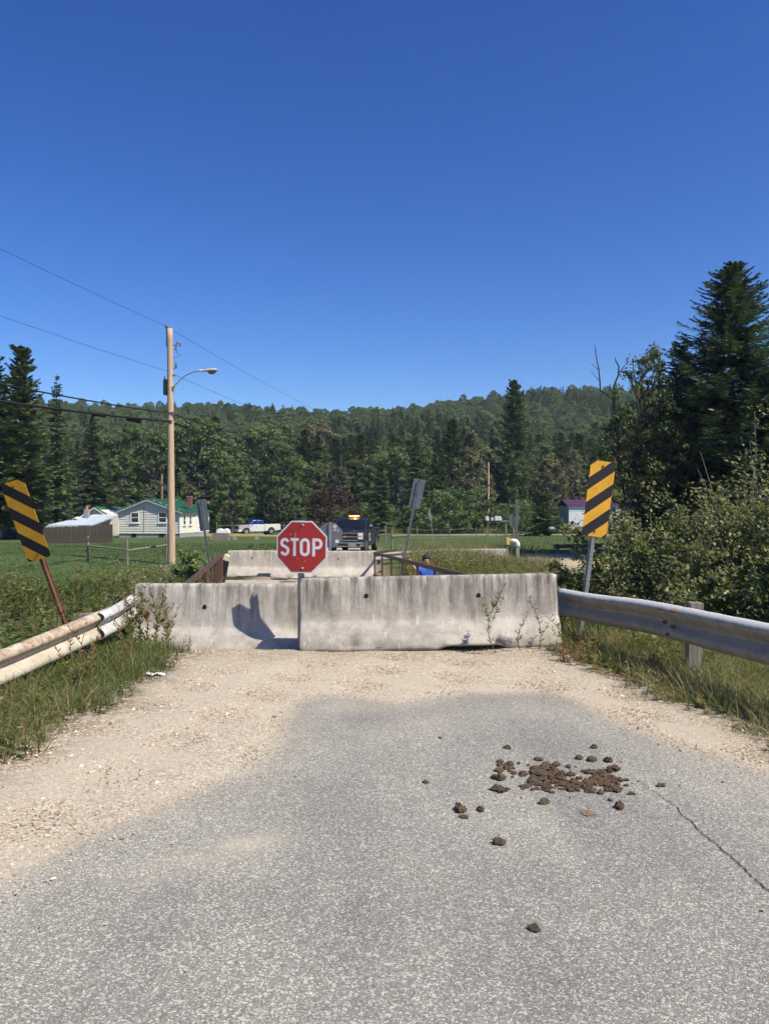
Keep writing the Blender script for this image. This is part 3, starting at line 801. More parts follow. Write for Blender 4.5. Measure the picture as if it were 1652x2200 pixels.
marker('grey back of a leaning marker board right of the dark pickup', at(862, 1230, 24.0), at(902, 1029, 24.0), .90, M['signback'], M['galv'], R(-14), front=False, w=.36)
# the far stop sign seen from behind
fp = at(709, 1240, 24.2); fs = thing('rear_stop_sign', 'grey back of the far stop sign with white stickers, in front of the dark pickup', 'stop sign', tuple(fp))
zc = 1.58 - 50 / (FPX / 24.2) - fp[2]
g = G(); g.prism(octagon(.38), .02, .024, 'y'); o = g.obj('sign_plate', M['signback'], fs); o.location = (.0, 0, zc); o.rotation_euler = (0, 0, R(-10))
upost('post', fs, -.0, -.03, -.2, zc + .40, M['galv'], .085, .05)
g = G(); a = np.linspace(0, 2 * PI, 17)
strokes(g, [[(.15 + .05 * math.cos(k), .27 + .05 * math.sin(k)) for k in a]], .016, .0185); strokes(g, [[(.115, .285), (.15, .262), (.185, .285)]], .03, .0185)
strokes(g, [[(.11, .145), (.125, .165), (.15, .145), (.175, .165), (.19, .145)]], .028, .0185); strokes(g, [[(.14, .19), (.265, .19)]], .008, .0185)
strokes(g, [[(.24, .14), (.27, .14)]], .05, .0185)
g.obj('printed_sticker', M['white'], o)
g = G(); g.box((.215, .018, -.185), (.105, .003, .10)); g.obj('square_sticker', M['white'], o)

# ---------------------------------------------------------------- utility poles and lines
M['lampgrey'] = galv('lamp_housing', (.62, .63, .62), 0, .2, .45)
M['cable'] = simple('black_cable', (.012, .012, .014), .2, 20, .6)
M['tank'] = paint('grey_tank', (.11, .12, .13), .5)
UP = at(369, 1200, 36.0); PX, PY, PZ0 = UP
PH = at(365, 706, 36.0)[2] - PZ0
up = thing('utility_pole', 'tall pale wooden utility pole with a curved street light arm', 'utility pole', (PX, PY, PZ0))
def pz(py): return at(0, py, 36.0)[2] - PZ0
g = G(); n = 24; zz = np.linspace(-.6, PH, n); g.tube(np.stack([np.interp(zz, [0, PH], [0, -.07]), np.zeros(n), zz], 1), np.linspace(.18, .12, n), 14); g.obj('pole', M['pole_wood'], up, True)
def tx(z): return -.07 * z / PH
g = G(); s = np.linspace(0, 1, 14); bx = .12 + 1.28 * np.sin(s * PI / 2) ** 1.0; bz = pz(836) + (pz(798) - pz(836)) * (1 - (1 - s) ** 2.2)
arm = np.stack([np.interp(s, [0, 1], [.08, 1.38]), np.full(14, -.12), bz], 1); g.tube(arm, .028, 8); arm_o = g.obj('lamp_arm', M['galv'], up, True)
g = G(); g.box((tx(pz(836)) + .14, -.06, pz(836) + .02), (.14, .10, .20)); g.obj('arm_bracket', M['galv_dull'], up, bevel=.01)
# lamp head: cobra shape
g = G(); L = .80; xs = np.linspace(0, L, 16); K = 14; P = np.zeros((16, K + 1, 3))
for i, x in enumerate(xs):
    w = .07 + .10 * sstep(.1, .55, x) - .11 * sstep(.68, .80, x) ** 2; hu = .07 + .02 * sstep(.1, .5, x) - .05 * sstep(.62, .80, x); hl = .05
    for k in range(K + 1):
        a = 2 * PI * k / K; P[i, k] = (x, w * math.cos(a), (hu if math.sin(a) > 0 else hl * (1 - sstep(.7, .8, x) * .6)) * math.sin(a))
g.grid(P); g.f.append((np.arange(K)[None], 0)); lh = g.obj('lamp_head', M['lampgrey'], up, True); lh.location = (1.34, -.12, pz(798)); lh.rotation_euler = (0, R(-3), 0)
g = G(); P = np.zeros((8, K + 1, 3))
for i in range(8):
    f = i / 7 * PI / 2
    for k in range(K + 1): a = 2 * PI * k / K; P[i, k] = (.52 + .20 * math.cos(f) * math.cos(a), .12 * math.cos(f) * math.sin(a), -.035 - .15 * math.sin(f))
g.grid(P); g.obj('lens', simple('smoked_lens', (.16, .17, .15), .1, 5, .15, 0, .02, .6), lh, True)
g = G(); g.tube([(.2, 0, .07), (.2, 0, .13)], .035, 8); g.obj('photocell', M['tank'], lh)
# transformer
g = G(); tz = pz(847); g.tube([(-.30, .25, tz), (-.30, .25, tz + .04), (-.30, .25, tz + .62), (-.30, .25, tz + .66), (-.30, .25, tz + .71)], [.13, .15, .15, .165, .12], 16)
tr = g.obj('transformer', M['tank'], up, True); g = G(); g.box((-.17, .16, tz + .35), (.16, .10, .08)); g.obj('hanger_bracket', M['galv_dull'], tr)
g = G(); g.tube([(-.37, .2, tz + .70), (-.37, .2, tz + .86)], [.03, .02], 8); g.obj('bushing', M['tank'], tr)
# top pin insulator and cut-out fuse
g = G(); g.tube([(-.24, .03, pz(745)), (-.24, .03, pz(706))], .022, 8); g.tube([(-.24, .03, pz(706)), (-.24, .03, pz(703)), (-.24, .03, pz(700)), (-.24, .03, pz(697))], [.03, .075, .075, .035], 10); g.obj('pin_insulator', M['tank'], up)
g = G(); c = tx(pz(740)); g.tube([(c + .08, 0, pz(742)), (c + .30, 0, pz(741))], .022, 6); g.tube([(c + .24, 0, pz(751)), (c + .27, 0, pz(745)), (c + .33, 0, pz(735))], .038, 8)
g.tube([(c + .30, 0, pz(735)), (c + .50, 0, pz(739))], .025, 6); g.tube([(c + .45, 0, pz(738)), (c + .44, 0, pz(745))], .04, 8); g.tube([(c + .22, 0, pz(751)), (c + .32, 0, pz(752.5))], .035, 6); g.obj('fuse_cutout', M['tank'], up)
g = G(); g.tube([(c + .1, 0, pz(791)), (c + .30, 0, pz(791))], .02, 6); g.tube([(c + .27, 0, pz(790)), (c + .27, 0, pz(781))], .055, 8); g.obj('surge_arrester', M['tank'], up)
g = G(); g.tube([(c + .3, 0, pz(753)), (c + .28, 0, pz(758)), (c + .44, 0, pz(762)), (c + .40, 0, pz(766)), (c + .12, 0, pz(769)), (c + .22, 0, pz(775)), (c + .27, 0, pz(781))], .009, 5); g.obj('jumper_wire', M['cable'], up)
for cc, cs_ in (((tx(pz(807)) + .17, -.02, pz(807)), (.14, .06, .07)), ((tx(pz(890)) + .13, -.12, pz(888)), (.34, .08, .09)), ((tx(pz(905)) + .0, -.17, pz(905)), (.30, .06, .06))): g = G(); g.box(cc, cs_); g.obj('cable_clamp', M['tank'], up)
g = G(); g.tube([(tx(z) + .115, -.045, z) for z in np.linspace(0.3, pz(850), 6)], .014, 6); g.obj('conduit', M['galv_dull'], up)

def wire(name, label, pts_list, r, sag, cat='cable', extra=None, nseg=40):
    g = G(); path = []
    for a, b, sg in pts_list:
        a, b = np.array(a), np.array(b); s = np.linspace(0, 1, nseg)[:, None]
        path.append(a + (b - a) * s - np.array([0, 0, 1]) * 4 * sg * s * (1 - s))
    P = np.concatenate([path[0]] + [p[1:] for p in path[1:]])
    g.tube(P, r, 5)
    o = g.obj(name, M['cable'])
    tag(o, label, cat); return o
P2 = at(1049, 1141, 106.0); P2[2] = float(gz(P2[0], 106.0))
def p2(py): return np.array([P2[0], 106.0, at(0, py, 106.0)[2]])
def p1(py, dx=0, dy=0): return np.array([PX + tx(pz(py)) + dx, PY + dy, at(0, py, 36.0)[2]])
NW = np.array([-16.0, 18.0])
wire('power_line', 'thin top power line crossing the sky above the utility pole', [((*NW, 11.2), p1(699, -.24, .03), .12), (p1(699, -.24, .03), p2(996), 1.9)], .0075, 0)
wire('power_line', 'thin second power line, ending at the street light height on the pole', [((*NW, 8.75), p1(797, -.15), .15), (p1(806, .22), p2(1003), 1.55)], .0075, 0)
wire('phone_cable', 'thick black cable, the upper of two below the street light', [((*NW, 6.15), p1(889, .0, -.12), .2), (p1(889, .0, -.12), p2(1040), 1.0)], .030, 0)
ph = wire('phone_cable', 'thick black cable, the lower of two, with splice boxes left of the pole', [((*NW, 5.35), p1(906, .0, -.16), .2), (p1(906, .0, -.16), p2(1043), 2.3)], .046, 0)
for (px, py, d, l) in ((213, 890, 32.3, .45), (288, 902, 34.1, .50)):
    c = at(px, py, d); dr = np.array([6.3, 18, 0.]); dr /= np.linalg.norm(dr)
    g = G(); g.tube([c - dr * l, c - dr * l * .8, c + dr * l * .8, c + dr * l], [.04, .10, .10, .05], 10); g.obj('splice_box', M['cable'], ph, True)
up2 = thing('utility_pole', 'distant thin utility pole above the mailboxes', 'utility pole', tuple(P2))
g = G(); g.tube([(0, 0, -.5), (0, 0, at(0, 993, 106.0)[2] - P2[2])], [.16, .11], 10); g.obj('pole', M['pole_wood'], up2)
g = G(); g.box((0, -.14, p2(1042)[2] - P2[2]), (.3, .12, .15)); g.obj('cable_clamp', M['tank'], up2)
P3 = at(349, 1140, 92.0); P3[2] = float(gz(P3[0], 92.0)); top3 = at(348, 1018, 92.0)[2]
up3 = thing('utility_pole', 'brown distant pole rising behind the green roof, left of the tall pole', 'utility pole', tuple(P3))
g = G(); g.tube([(0, 0, -.5), (-.05, 0, top3 - P3[2])], [.16, .12], 10); g.obj('pole', simple('brown_pole', (.25, .15, .09), .3, 6, .9), up3)
g = G(); g.box((0, -.14, at(0, 1040, 92.0)[2] - P3[2]), (.3, .12, .15)); g.obj('cable_clamp', M['tank'], up3)
wire('phone_cable', 'upper faint line running level across the forest edge', [((P3[0], 92, at(0, 1036, 92)[2]), p2(1034), .55)], .016, 0)
wire('phone_cable', 'lower faint line running level across the forest edge', [((P3[0], 92, at(0, 1047, 92)[2]), p2(1046), .9)], .014, 0)
# ---------------------------------------------------------------- house and sheds
M['siding'] = simple('grey_cream_siding', (.60, .57, .49), .08, 1.5, .7, 0, .05)
M['cream'] = simple('cream_wall', (.74, .69, .54), .08, 2, .75)
M['trim'] = paint('white_trim', (.72, .72, .70))
M['greenroof'] = simple('green_metal_roof', (.020, .105, .060), .15, 2, .45)
M['purple'] = simple('purple_roof', (.085, .03, .075), .2, 2, .5)
M['whiteroof'] = simple('pale_metal_roof', (.46, .51, .58), .12, 3, .4)
M['found'] = simple('grey_block', (.26, .28, .29), .2, 4, .9)
M['brick'] = simple('brick_red', (.20, .075, .055), .3, 9, .9)
M['glass'] = simple('dark_glass', (.02, .024, .028), .2, 2, .06, 0, .02, .6)
M['orange'] = simple('clay_pot', (.45, .17, .06), .2, 8, .8)
def window(parent, c, w, h, axis='x', name='window', out=-1, sash=True):
    """window set in a wall; axis the wall runs along, out the side it faces"""
    def bx(g, a, z, da, dz, dep, t): 
        if axis == 'x': g.box((c[0] + a, c[1] + out * dep, c[2] + z), (da, t, dz))
        else: g.box((c[0] + out * dep, c[1] + a, c[2] + z), (t, da, dz))
        return g
    f = bx(G(), 0, 0, w, h, .012, .03).obj(name, M['glass'], parent)
    g = G(); tw = .09
    for s in (-1, 1):
        bx(g, s * (w / 2 + tw / 2), 0, tw, h + 2 * tw, .03, .07); bx(g, 0, s * (h / 2 + tw / 2), w, tw, .03, .07)
    if sash: bx(g, 0, 0, w, .055, .035, .05)
    g.obj('frame', M['trim'], f); bx(G(), 0, -h / 2 - tw - .03, w + .3, .05, .06, .14).obj('sill', M['trim'], f)
    return f
def clapboards(g, x0, x1, z0, ztop, y, pitch=.115, gable=None):
    z = z0
    while z < ztop - 1e-3:
        a, b = x0, x1; zt = min(z + pitch, ztop)
        if gable and z > gable[0]:
            k = (gable[1] - z) / (gable[1] - gable[0]); m = gable[2]; a = m + (x0 - m) * k; b = m + (x1 - m) * k
            if b - a < .05: break
        g.add([(a, y, zt), (b, y, zt), (b, y - pitch * .2, z), (a, y - pitch * .2, z), (b, y, z), (a, y, z)], [(0, 3, 2, 1), (3, 5, 4, 2)]); z += pitch
HD = 80.0; hx0, hx1 = at(255, 0, HD)[0], at(391, 0, HD)[0]; HW = hx1 - hx0; hz = -1.0
h = thing('house', 'cream one-storey house with green metal roof behind the utility pole', 'house', (hx0, HD, hz), R(-5))
E = at(0, 1099, HD)[2] - hz; RID = at(0, 1074, HD)[2] - hz; rxm = (at(320, 0, HD)[0] - hx0); DL = 9.5; F0 = .42
g = G(); g.prism([(0, F0), (HW, F0), (HW, E), (rxm, RID), (0, E)], .02, DL, 'y'); wl = g.obj('wall', [M['cream']], h)
g = G(); clapboards(g, 0, HW, F0, RID - .05, .0, .24, (E, RID, rxm)); g.obj('siding', M['siding'], h)
g = G(); g.box((HW / 2, DL / 2, F0 / 2 - .3), (HW - .06, DL - .1, F0 + .6)); fo = g.obj('foundation', M['found'], h)
for bx_, w in ((.25 * HW, .55), (.70 * HW, .55)):
    g = G(); g.box((bx_, .04, F0 / 2 + .02), (w, .06, .30)); g.obj('vent_opening', M['hole'], fo)
def slope(g, x0, z0, x1, z1, y0, y1, th=.10):
    g.add([(x0, y0, z0), (x1, y0, z1), (x1, y1, z1), (x0, y1, z0), (x0, y0, z0 + th), (x1, y0, z1 + th), (x1, y1, z1 + th), (x0, y1, z0 + th)], [(0, 3, 2, 1), (4, 5, 6, 7), (0, 1, 5, 4), (1, 2, 6, 5), (2, 3, 7, 6), (3, 0, 4, 7)])
sl = (RID - E) / rxm; sr = (RID - E) / (HW - rxm)
g = G(); slope(g, -.30, E - .30 * sl + .02, rxm, RID + .02, -.35, DL + .3); slope(g, HW + .35, E - .35 * sr + .02, rxm, RID + .021, -.35, DL + .3); rf = g.obj('roof', M['greenroof'], h)
g = G()
for k in range(18):
    y = -.3 + k * (DL + .5) / 17
    g.tube([(HW + .35, y, E - .35 * sr + .14), (rxm, y, RID + .14)], .02, 4)
tag(g.obj('roof_ribs', M['greenroof'], rf), kind='stuff')
g = G(); slope(g, -.30, E - .30 * sl - .13, rxm, RID - .13, -.38, -.30, .14); slope(g, HW + .35, E - .35 * sr - .13, rxm, RID - .13, -.38, -.30, .14); g.obj('barge_board', simple('grey_blue_trim', (.34, .38, .42), .1), rf)
g = G(); g.box((HW * .98, DL * .34, RID - .15), (.46, .46, 1.0)); ch = g.obj('chimney', M['brick'], rf); g = G(); g.box((HW * .98, DL * .34, RID + .38), (.52, .52, .07)); g.obj('cap', M['found'], ch)
for px in (292, 353): window(h, (at(px, 0, HD)[0] - hx0, -.02, at(0, 1112, HD)[2] - hz), .72, .92)
g = G(); g.box((at(322, 0, HD)[0] - hx0, -.04, at(0, 1083, HD)[2] - hz), (.42, .06, .55)); vt = g.obj('gable_vent', M['trim'], h)
for k in range(5): g = G(); g.box((at(322, 0, HD)[0] - hx0, -.075, at(0, 1083, HD)[2] - hz - .2 + k * .1), (.34, .02, .035)); g.obj('louvre', M['found'], vt)
for y, w, hh, dz in ((1.2, .6, .9, 0), (3.0, .6, .9, 0), (6.6, 1.3, 1.2, 0)): window(h, (HW, y, 1.75 + dz), w, hh, 'y', out=1)
g = G(); g.box((HW + .03, 5.0, F0 + 1.0), (.06, .9, 2.0)); dr = g.obj('door', M['trim'], h); g = G(); g.tube([(HW + .06, 5.35, F0 + 1), (HW + .12, 5.35, F0 + 1)], .035, 8); g.obj('handle', M['tank'], dr)
for cx0 in (HW - .02, .02): g = G(); g.box((cx0, -.035, (F0 + E) / 2), (.10, .10, E - F0)); g.obj('corner_board', M['trim'], h)
g = G(); g.tube([(HW * .415, -.045, F0 + .1), (HW * .42, -.045, E + .6)], .018, 5); g.obj('service_pipe', M['tank'], h)
# rear wing with green roof
rw = thing('house_wing', 'rear wing with green roof and cream gable, left of the cream house', 'house', (at(176, 0, 90)[0], 90.0, -1.0), R(-4))
ww = at(258, 0, 90)[0] - at(176, 0, 90)[0]; e2 = at(0, 1109, 90)[2] + 1; r2 = at(0, 1090, 90)[2] + 1; rm = at(206, 0, 90)[0] - at(176, 0, 90)[0]
g = G(); g.prism([(0, 0), (ww, 0), (ww, e2 - .2), (rm, r2), (0, e2)], 0.02, 7, 'y'); g.obj('wall', M['cream'], rw)
g = G(); clapboards(g, 0, ww * .8, 1.2, r2 - .1, 0, .13, (e2, r2, rm)); g.obj('siding', M['cream'], rw)
s2 = (r2 - e2) / rm; g = G(); slope(g, -.4, e2 - .4 * s2, rm, r2, -.3, 7.3); slope(g, rm + (rm + .4) * 1.05, e2 - .4 * s2, rm, r2 + .001, -.3, 7.3); rf = g.obj('roof', M['greenroof'], rw)
g = G(); slope(g, -.4, e2 - .4 * s2 - .15, rm, r2 - .15, -.34, -.26, .14); slope(g, rm + (rm + .4) * 1.05, e2 - .4 * s2 - .15, rm, r2 - .15, -.34, -.26, .14); g.obj('barge_board', M['trim'], rf)
g = G(); g.box((rm, -.05, (e2 + r2) / 2 - .05), (.38, .1, .5)); g.obj('gable_vent', M['trim'], rw)
# low shed with pale metal roof
sx0, sx1 = at(118, 0, 78)[0], at(252, 0, 82)[0]
sh = thing('shed', 'low cream shed with pale metal roof and block chimney behind the plank fence', 'shed', (sx0, 77.0, -1.0), R(-2))
sw = sx1 - sx0 - .15; zf = at(0, 1131, 77)[2] + 1; zb = at(0, 1108, 84)[2] + 1
g = G(); g.prism([(0.3, -.2), (5.4, -.2), (5.4, zb - .1), (.3, zf - .1)], .3, sw - .9, 'x'); g.obj('wall', M['cream'], sh)
g = G(); v = [(-.3, 0, zf), (sw - .55, 0, zf + .05), (sw - .15, 6.2, zb), (1.9, 6.2, zb)]; g.add(v + [(x, y, z + .12) for x, y, z in v], [(3, 2, 1, 0), (4, 5, 6, 7), (0, 1, 5, 4), (1, 2, 6, 5), (2, 3, 7, 6), (3, 0, 4, 7)]); rf = g.obj('roof', M['whiteroof'], sh)
g = G()
for k in range(13):
    f = k / 12; a = np.array(v[0]) * (1 - f) + np.array(v[1]) * f; b = np.array(v[3]) * (1 - f) + np.array(v[2]) * f; g.tube([a + [0, 0, .13], b + [0, 0, .13]], .022, 4)
tag(g.obj('roof_ribs', M['whiteroof'], rf), kind='stuff')
g = G(); g.box((sw / 2 - .4, -.03, zf - .06), (sw + .1, .06, .22), rot=Matrix.Rotation(-.008, 3, 'Y')); g.obj('fascia', M['whiteroof'], rf)
g = G(); g.box((1.85, 4.2, zb + .12), (.45, .45, 1.1)); ch = g.obj('chimney', M['found'], sh); g = G(); g.tube([(1.85, 4.2, zb + .66), (1.85, 4.2, zb + .98)], [.16, .12], 10); g.obj('clay_pot', M['orange'], ch)
# plank fence
pf = thing('plank_fence', 'weathered grey plank fence in front of the low shed', 'fence', (0, 0, 0))
fa, fb_ = at(96, 1172, 60.0), at(241, 1165, 63.0); npl = 38
pl = G(); pl.box((0, 0, .7), (.132, .03, 1.4)); pme = pl.mesh('plank', simple('dark_weathered_plank', (.08, .068, .055), .4, 4, .9, 0, .5, .1, (8, 8, .5)))
for k in range(npl):
    f = k / (npl - 1); p = fa * (1 - f) + fb_ * f; o = link_mesh('plank', pme, pf); o.location = (p[0], p[1], -.92 + .10 * f); o.scale = (1, 1, 1 + rng.normal(0, .015) - .04 * (1 - f)); o.rotation_euler = (0, rng.normal(0, .006), R(4))
# small dark thing stack left of the fence
t = thing('tarp_pile', 'dark tarp covered pile left of the plank fence', 'pile', tuple(at(14, 1168, 74.0) * [1, 1, 0] + [0, 0, -1]))
g = G(); g.prism([(-1.3, 0), (-.7, .95), (-.1, 1.15), (.9, .9), (1.4, 0)], -.8, .8, 'y'); g.obj('tarp', M['black'], t, bevel=.15, seg=3)
g = G(); g.box((-.2, -.82, .6), (.5, .03, .7)); g.obj('patch', M['found'], t)

# ---------------------------------------------------------------- field fences
def rail_fence(label, pts, hgt, rails, parent_name='rail_fence', rad=.055, wire_only=False):
    t = thing(parent_name, label, 'fence', (pts[0][0], pts[0][1], 0)); o = np.array([pts[0][0], pts[0][1], 0])
    P = [np.array([x, y, float(gz(x, y))]) for x, y in pts]
    for p in P:
        g = G(); g.tube([p - o - [0, 0, .3], p - o + [rng.normal(0, .02), 0, hgt + rng.normal(0, .05)]], [rad * 1.15, rad], 8); g.obj('post', M['wood_grey'], t)
    for a, b in zip(P[:-1], P[1:]):
        for r in rails:
            g = G(); g.tube([a - o + [0, -.05, r + rng.normal(0, .03)], b - o + [0, -.05, r + rng.normal(0, .03)]], .008 if wire_only else rad * .85, 6); g.obj('wire' if wire_only else 'rail', M['galv_dull'] if wire_only else M['wood_grey'], t)
    return t
rail_fence('grey one-rail field fence left of the tall utility pole', [(at(190, 0, 37)[0], 37.0), (at(275, 0, 35.5)[0], 35.5), (at(359, 0, 37.5)[0], 37.5)], 1.25, [.72])
rail_fence('split-rail fence just right of the dark pickup', [(at(790, 0, 47)[0], 47.0), (at(842, 0, 46)[0], 46.0), (at(876, 0, 46)[0], 46.0)], 1.3, [.86])
rail_fence('farther split-rail fence behind the dark pickup', [(at(640, 0, 62)[0], 62.0), (at(740, 0, 61)[0], 61.0), (at(828, 0, 60)[0], 60.0)], 1.35, [1.0])
rail_fence('thin wire field fence across the meadow, left of the mailboxes', [(at(px, 0, 52)[0], 52.0 + .02 * (px - 880)) for px in (876, 896, 970, 1035, 1085)], 1.25, [.6, 1.15], 'wire_fence', .03, True)
rail_fence('wooden yard fence behind the white and blue pickup', [(at(px, 0, 96)[0], 96.0) for px in (466, 499, 555, 610, 665, 700)], 1.3, [.95])

# ---------------------------------------------------------------- mailboxes and small roadside things
mb = at(1076, 1120, 55.0); mg = float(gz(mb[0], 55.0)); mtop = mb[2]
ms = thing('mailbox_stand', 'long mailbox beam on two posts below the distant utility pole', 'stand', (mb[0], 55.0, mg))
g = G(); g.box((0, 0, mtop - mg), (2.1, .14, .12)); g.obj('beam', M['wood_grey'], ms, bevel=.01)
for x in (-.95, .35, .9): g = G(); g.box((x, .02, (mtop - mg) / 2 - .1), (.11, .10, mtop - mg + .05)); g.obj('post', M['wood_grey'], ms)
for k, (px, w, hh, wd) in enumerate(((1046, .20, .30, 'leftmost white mailbox, on the end of the mailbox beam'), (1057, .11, .22, 'narrow white newspaper box, second from the left on the mailbox beam'), (1066, .20, .32, 'third white mailbox from the left on the mailbox beam'), (1073, .20, .30, 'rightmost white mailbox on the mailbox beam'))):
    x = at(px, 0, 55.0)[0]; t = thing('mailbox', wd, 'mailbox', (x, 55.0, mtop + .06), 0, 'mailboxes on the beam')
    g = G(); poly = [(-w / 2, 0), (w / 2, 0), (w / 2, hh - w / 2)] + [(w / 2 * math.cos(a), hh - w / 2 + w / 2 * math.sin(a)) for a in np.linspace(.2, PI - .2, 7)] + [(-w / 2, hh - w / 2)]
    g.prism(poly, -.24, .24, 'y'); g.obj('box', M['white'], t)
    g = G(); g.prism([(p * .9, q * .96 + .005) for p, q in poly], -.256, -.242, 'y'); g.obj('lid', M['trim'], t)
# tall post with the edge of an octagon sign
sp_ = at(1110, 1160, 46.0); sp_[2] = float(gz(sp_[0], 46.0))
t = thing('junction_sign', 'dark grey sign post with a sign back, right of the mailboxes', 'road sign', tuple(sp_))
hgt = at(0, 1073, 46.0)[2] - sp_[2]
upost('post', t, 0, 0, -.3, hgt, M['signback'], .13, .07)
g = G(); g.prism(octagon(.38), .0, .004, 'y'); o = g.obj('sign_plate', simple('green_grey_back', (.10, .13, .12), .1, 5, .5, .4), t); o.location = (-.26, .04, at(0, 1118, 46.0)[2] - sp_[2]); o.rotation_euler = (0, 0, R(50))
# small crooked sign in the meadow
cs = at(930, 1135, 58.0); cs[2] = float(gz(cs[0], 58.0))
t = thing('crooked_sign', 'small crooked pale sign in the meadow right of the leaning marker', 'road sign', tuple(cs)); zt = at(0, 1095, 58.0)[2] - cs[2]
g = G(); g.tube([(.1, 0, -.2), (-.15, 0, zt * .65), (-.25, 0, zt)], .03, 6); g.obj('post', M['galv'], t)
g = G(); g.prism([(0, -.5), (.12, -.12), (.02, .5), (-.14, .05)], 0, .01, 'y'); o = g.obj('sign_plate', M['galv'], t); o.location = (-.22, -.04, zt - .4); o.rotation_euler = (0, R(-12), 0)
# rounded guard rail end right of the meadow
ge = at(1100, 1190, 33.0); ge[2] = float(gz(ge[0], 33.0)); t = thing('guard_rail_end', 'rounded white guard rail end with a yellow band on a post, right of the meadow', 'guard rail', tuple(ge)); zt = at(0, 1155, 33.0)[2] - ge[2]
g = G(); a = np.linspace(PI / 2, -PI * .08, 9); g.tube([(-.12, 0, zt - .14)] + [(.06 + .16 * math.cos(k), 0, zt - .30 + .16 * math.sin(k)) for k in a] + [(.225, 0, zt - .38)], [.09, .09] + [.10] * 8 + [.09], 12); g.obj('rounded_end', M['white'], t, True)
g = G(); g.box((-.20, 0, zt - .15), (.14, .28, .30)); g.obj('yellow_band', paint('yellow_band', (.66, .42, .08)), t, bevel=.01)
g = G(); g.box((.225, 0, (zt - .4) / 2), (.14, .14, zt - .3)); g.box((-.22, .02, zt / 2 - .2), (.08, .10, zt)); g.obj('post', M['galv_dull'], t)
gw = thing('guard_rail', 'short grey guard rail with posts behind the person in blue', 'guard rail', (0, 0, 0))
a, b = at(800, 1188, 31.0), at(938, 1181, 33.5); beam([tuple(a), tuple((a + b) / 2), tuple(b)], 1, M['galv_dull'], 'beam', gw, .31)
for f in (.1, .45, .8): p = a * (1 - f) + b * f; rail_post(p[0] - .02, p[1] + .12, p[2] - .8, p[2] + .04, gw, M['wood_grey'])
gw = thing('guard_rail', 'far guard rail with pale top beyond the sandy junction on the right', 'guard rail', (0, 0, 0))
a, b = at(1190, 1170, 43.0), at(1350, 1167, 46.0); beam([tuple(a), tuple((a + b) / 2), tuple(b)], -1, M['galv_dull'], 'beam', gw, .22)
for f in (.05, .3, .55, .8): p = a * (1 - f) + b * f; rail_post(p[0], p[1] + .14, p[2] - .9, p[2] + .02, gw, M['wood_grey'])

# ---------------------------------------------------------------- trailer home on the right
TD = 98.0; x0, x1 = at(1221, 0, TD)[0], at(1221, 0, TD)[0] + 14.0; tzb = -1.0
th_ = thing('mobile_home', 'long pale mobile home with a purple metal roof behind the right marker', 'house', (x0, TD, tzb), R(2))
hw_ = at(0, 1086, TD)[2] - tzb
g = G(); g.box((7, 2.2, hw_ / 2 + .25), (14, 4.4, hw_ - .5)); g.obj('wall', M['found'], th_)
g = G(); clapboards(g, 0.02, 13.98, .55, hw_, -.005, .24); g.obj('siding', simple('pale_siding', (.62, .62, .62), .06, 2, .7), th_)
g = G(); g.box((7, 2.2, .1), (13.8, 4.2, .8)); g.obj('skirting', M['black'], th_)
g = G(); slope(g, -.15, 0, 7, 0, 0, 1, .1) if False else None
g = G(); rt = at(0, 1074, TD)[2] - tzb
v = [(-.25, -.3, hw_ - .06), (14.25, -.3, hw_ - .06), (14.25, 2.2, rt), (-.25, 2.2, rt), (14.25, 4.7, hw_ - .06), (-.25, 4.7, hw_ - .06)]
g.add(v + [(x, y, z + .08) for x, y, z in v], [(6, 7, 8, 9), (9, 8, 10, 11), (0, 3, 2, 1), (3, 5, 4, 2), (0, 1, 7, 6), (4, 5, 11, 10), (0, 6, 9, 3), (3, 9, 11, 5), (1, 2, 8, 7), (2, 4, 10, 8)]); rf = g.obj('roof', M['purple'], th_)
g = G(); [g.tube([(x, -.3, hw_ + .03), (x, 2.2, rt + .09)], .02, 4) for x in np.arange(-.1, 14.2, .45)]; tag(g.obj('roof_ribs', M['purple'], rf), kind='stuff')
for x in (5.4, 8.0, 11.5): window(th_, (x, -.02, 1.85), .9, .9)
g = G(); g.box((3.6, -.05, 1.5), (.9, .06, 2.0)); dr = g.obj('door', M['trim'], th_); g = G(); g.tube([(3.95, -.08, 1.4), (3.95, -.14, 1.4)], .035, 8); g.obj('handle', M['tank'], dr)
# ---------------------------------------------------------------- vehicles
def carpaint(name, col, rough=.22):
    n = N(name); v = n.coord('Object')
    c = n.ramp(n.noise(v, 3, 5), [(.3, dark(col, .88)), (.7, col)])
    return n.principled(c, rough, .25, None, .5)
M['navy'] = carpaint('dark_blue_paint', (.016, .022, .038)); M['chrome'] = galv('bright_trim', (.62, .63, .65), 0, .9, .18)
M['tyre'] = simple('tyre_rubber', (.018, .018, .018), .2, 20, .85); M['wheel'] = galv('wheel_rim', (.45, .45, .46), 0, .6, .35)
M['autoglass'] = simple('tinted_glass', (.010, .012, .016), .1, 2, .04, 0, .0, .7)
M['lamp'] = simple('lamp_glass', (.70, .70, .68), .1, 30, .1, 0, .1, .8); M['amber'] = simple('amber_glass', (.75, .25, .03), .1, 30, .15)
n_ = N('lit_amber'); M['amber_lit'] = n_.principled((.9, .4, .05), .3, 0, None, .4, (1.0, .42, .05), 5.0)
n_ = N('lit_amber_core'); M['amber_core'] = n_.principled((.9, .6, .2), .3, 0, None, .4, (1.0, .70, .22), 14.0)
def taper(g, z0, k, ymid=None, ky=0):
    for a in g.v:
        f = 1 - k * np.clip(a[:, 2] - z0, 0, None); a[:, 0] *= f
    return g
def archp(yc, r, z0, n=9): return [(yc + r * math.cos(a), z0 + r * math.sin(a)) for a in np.linspace(0, PI, n)]
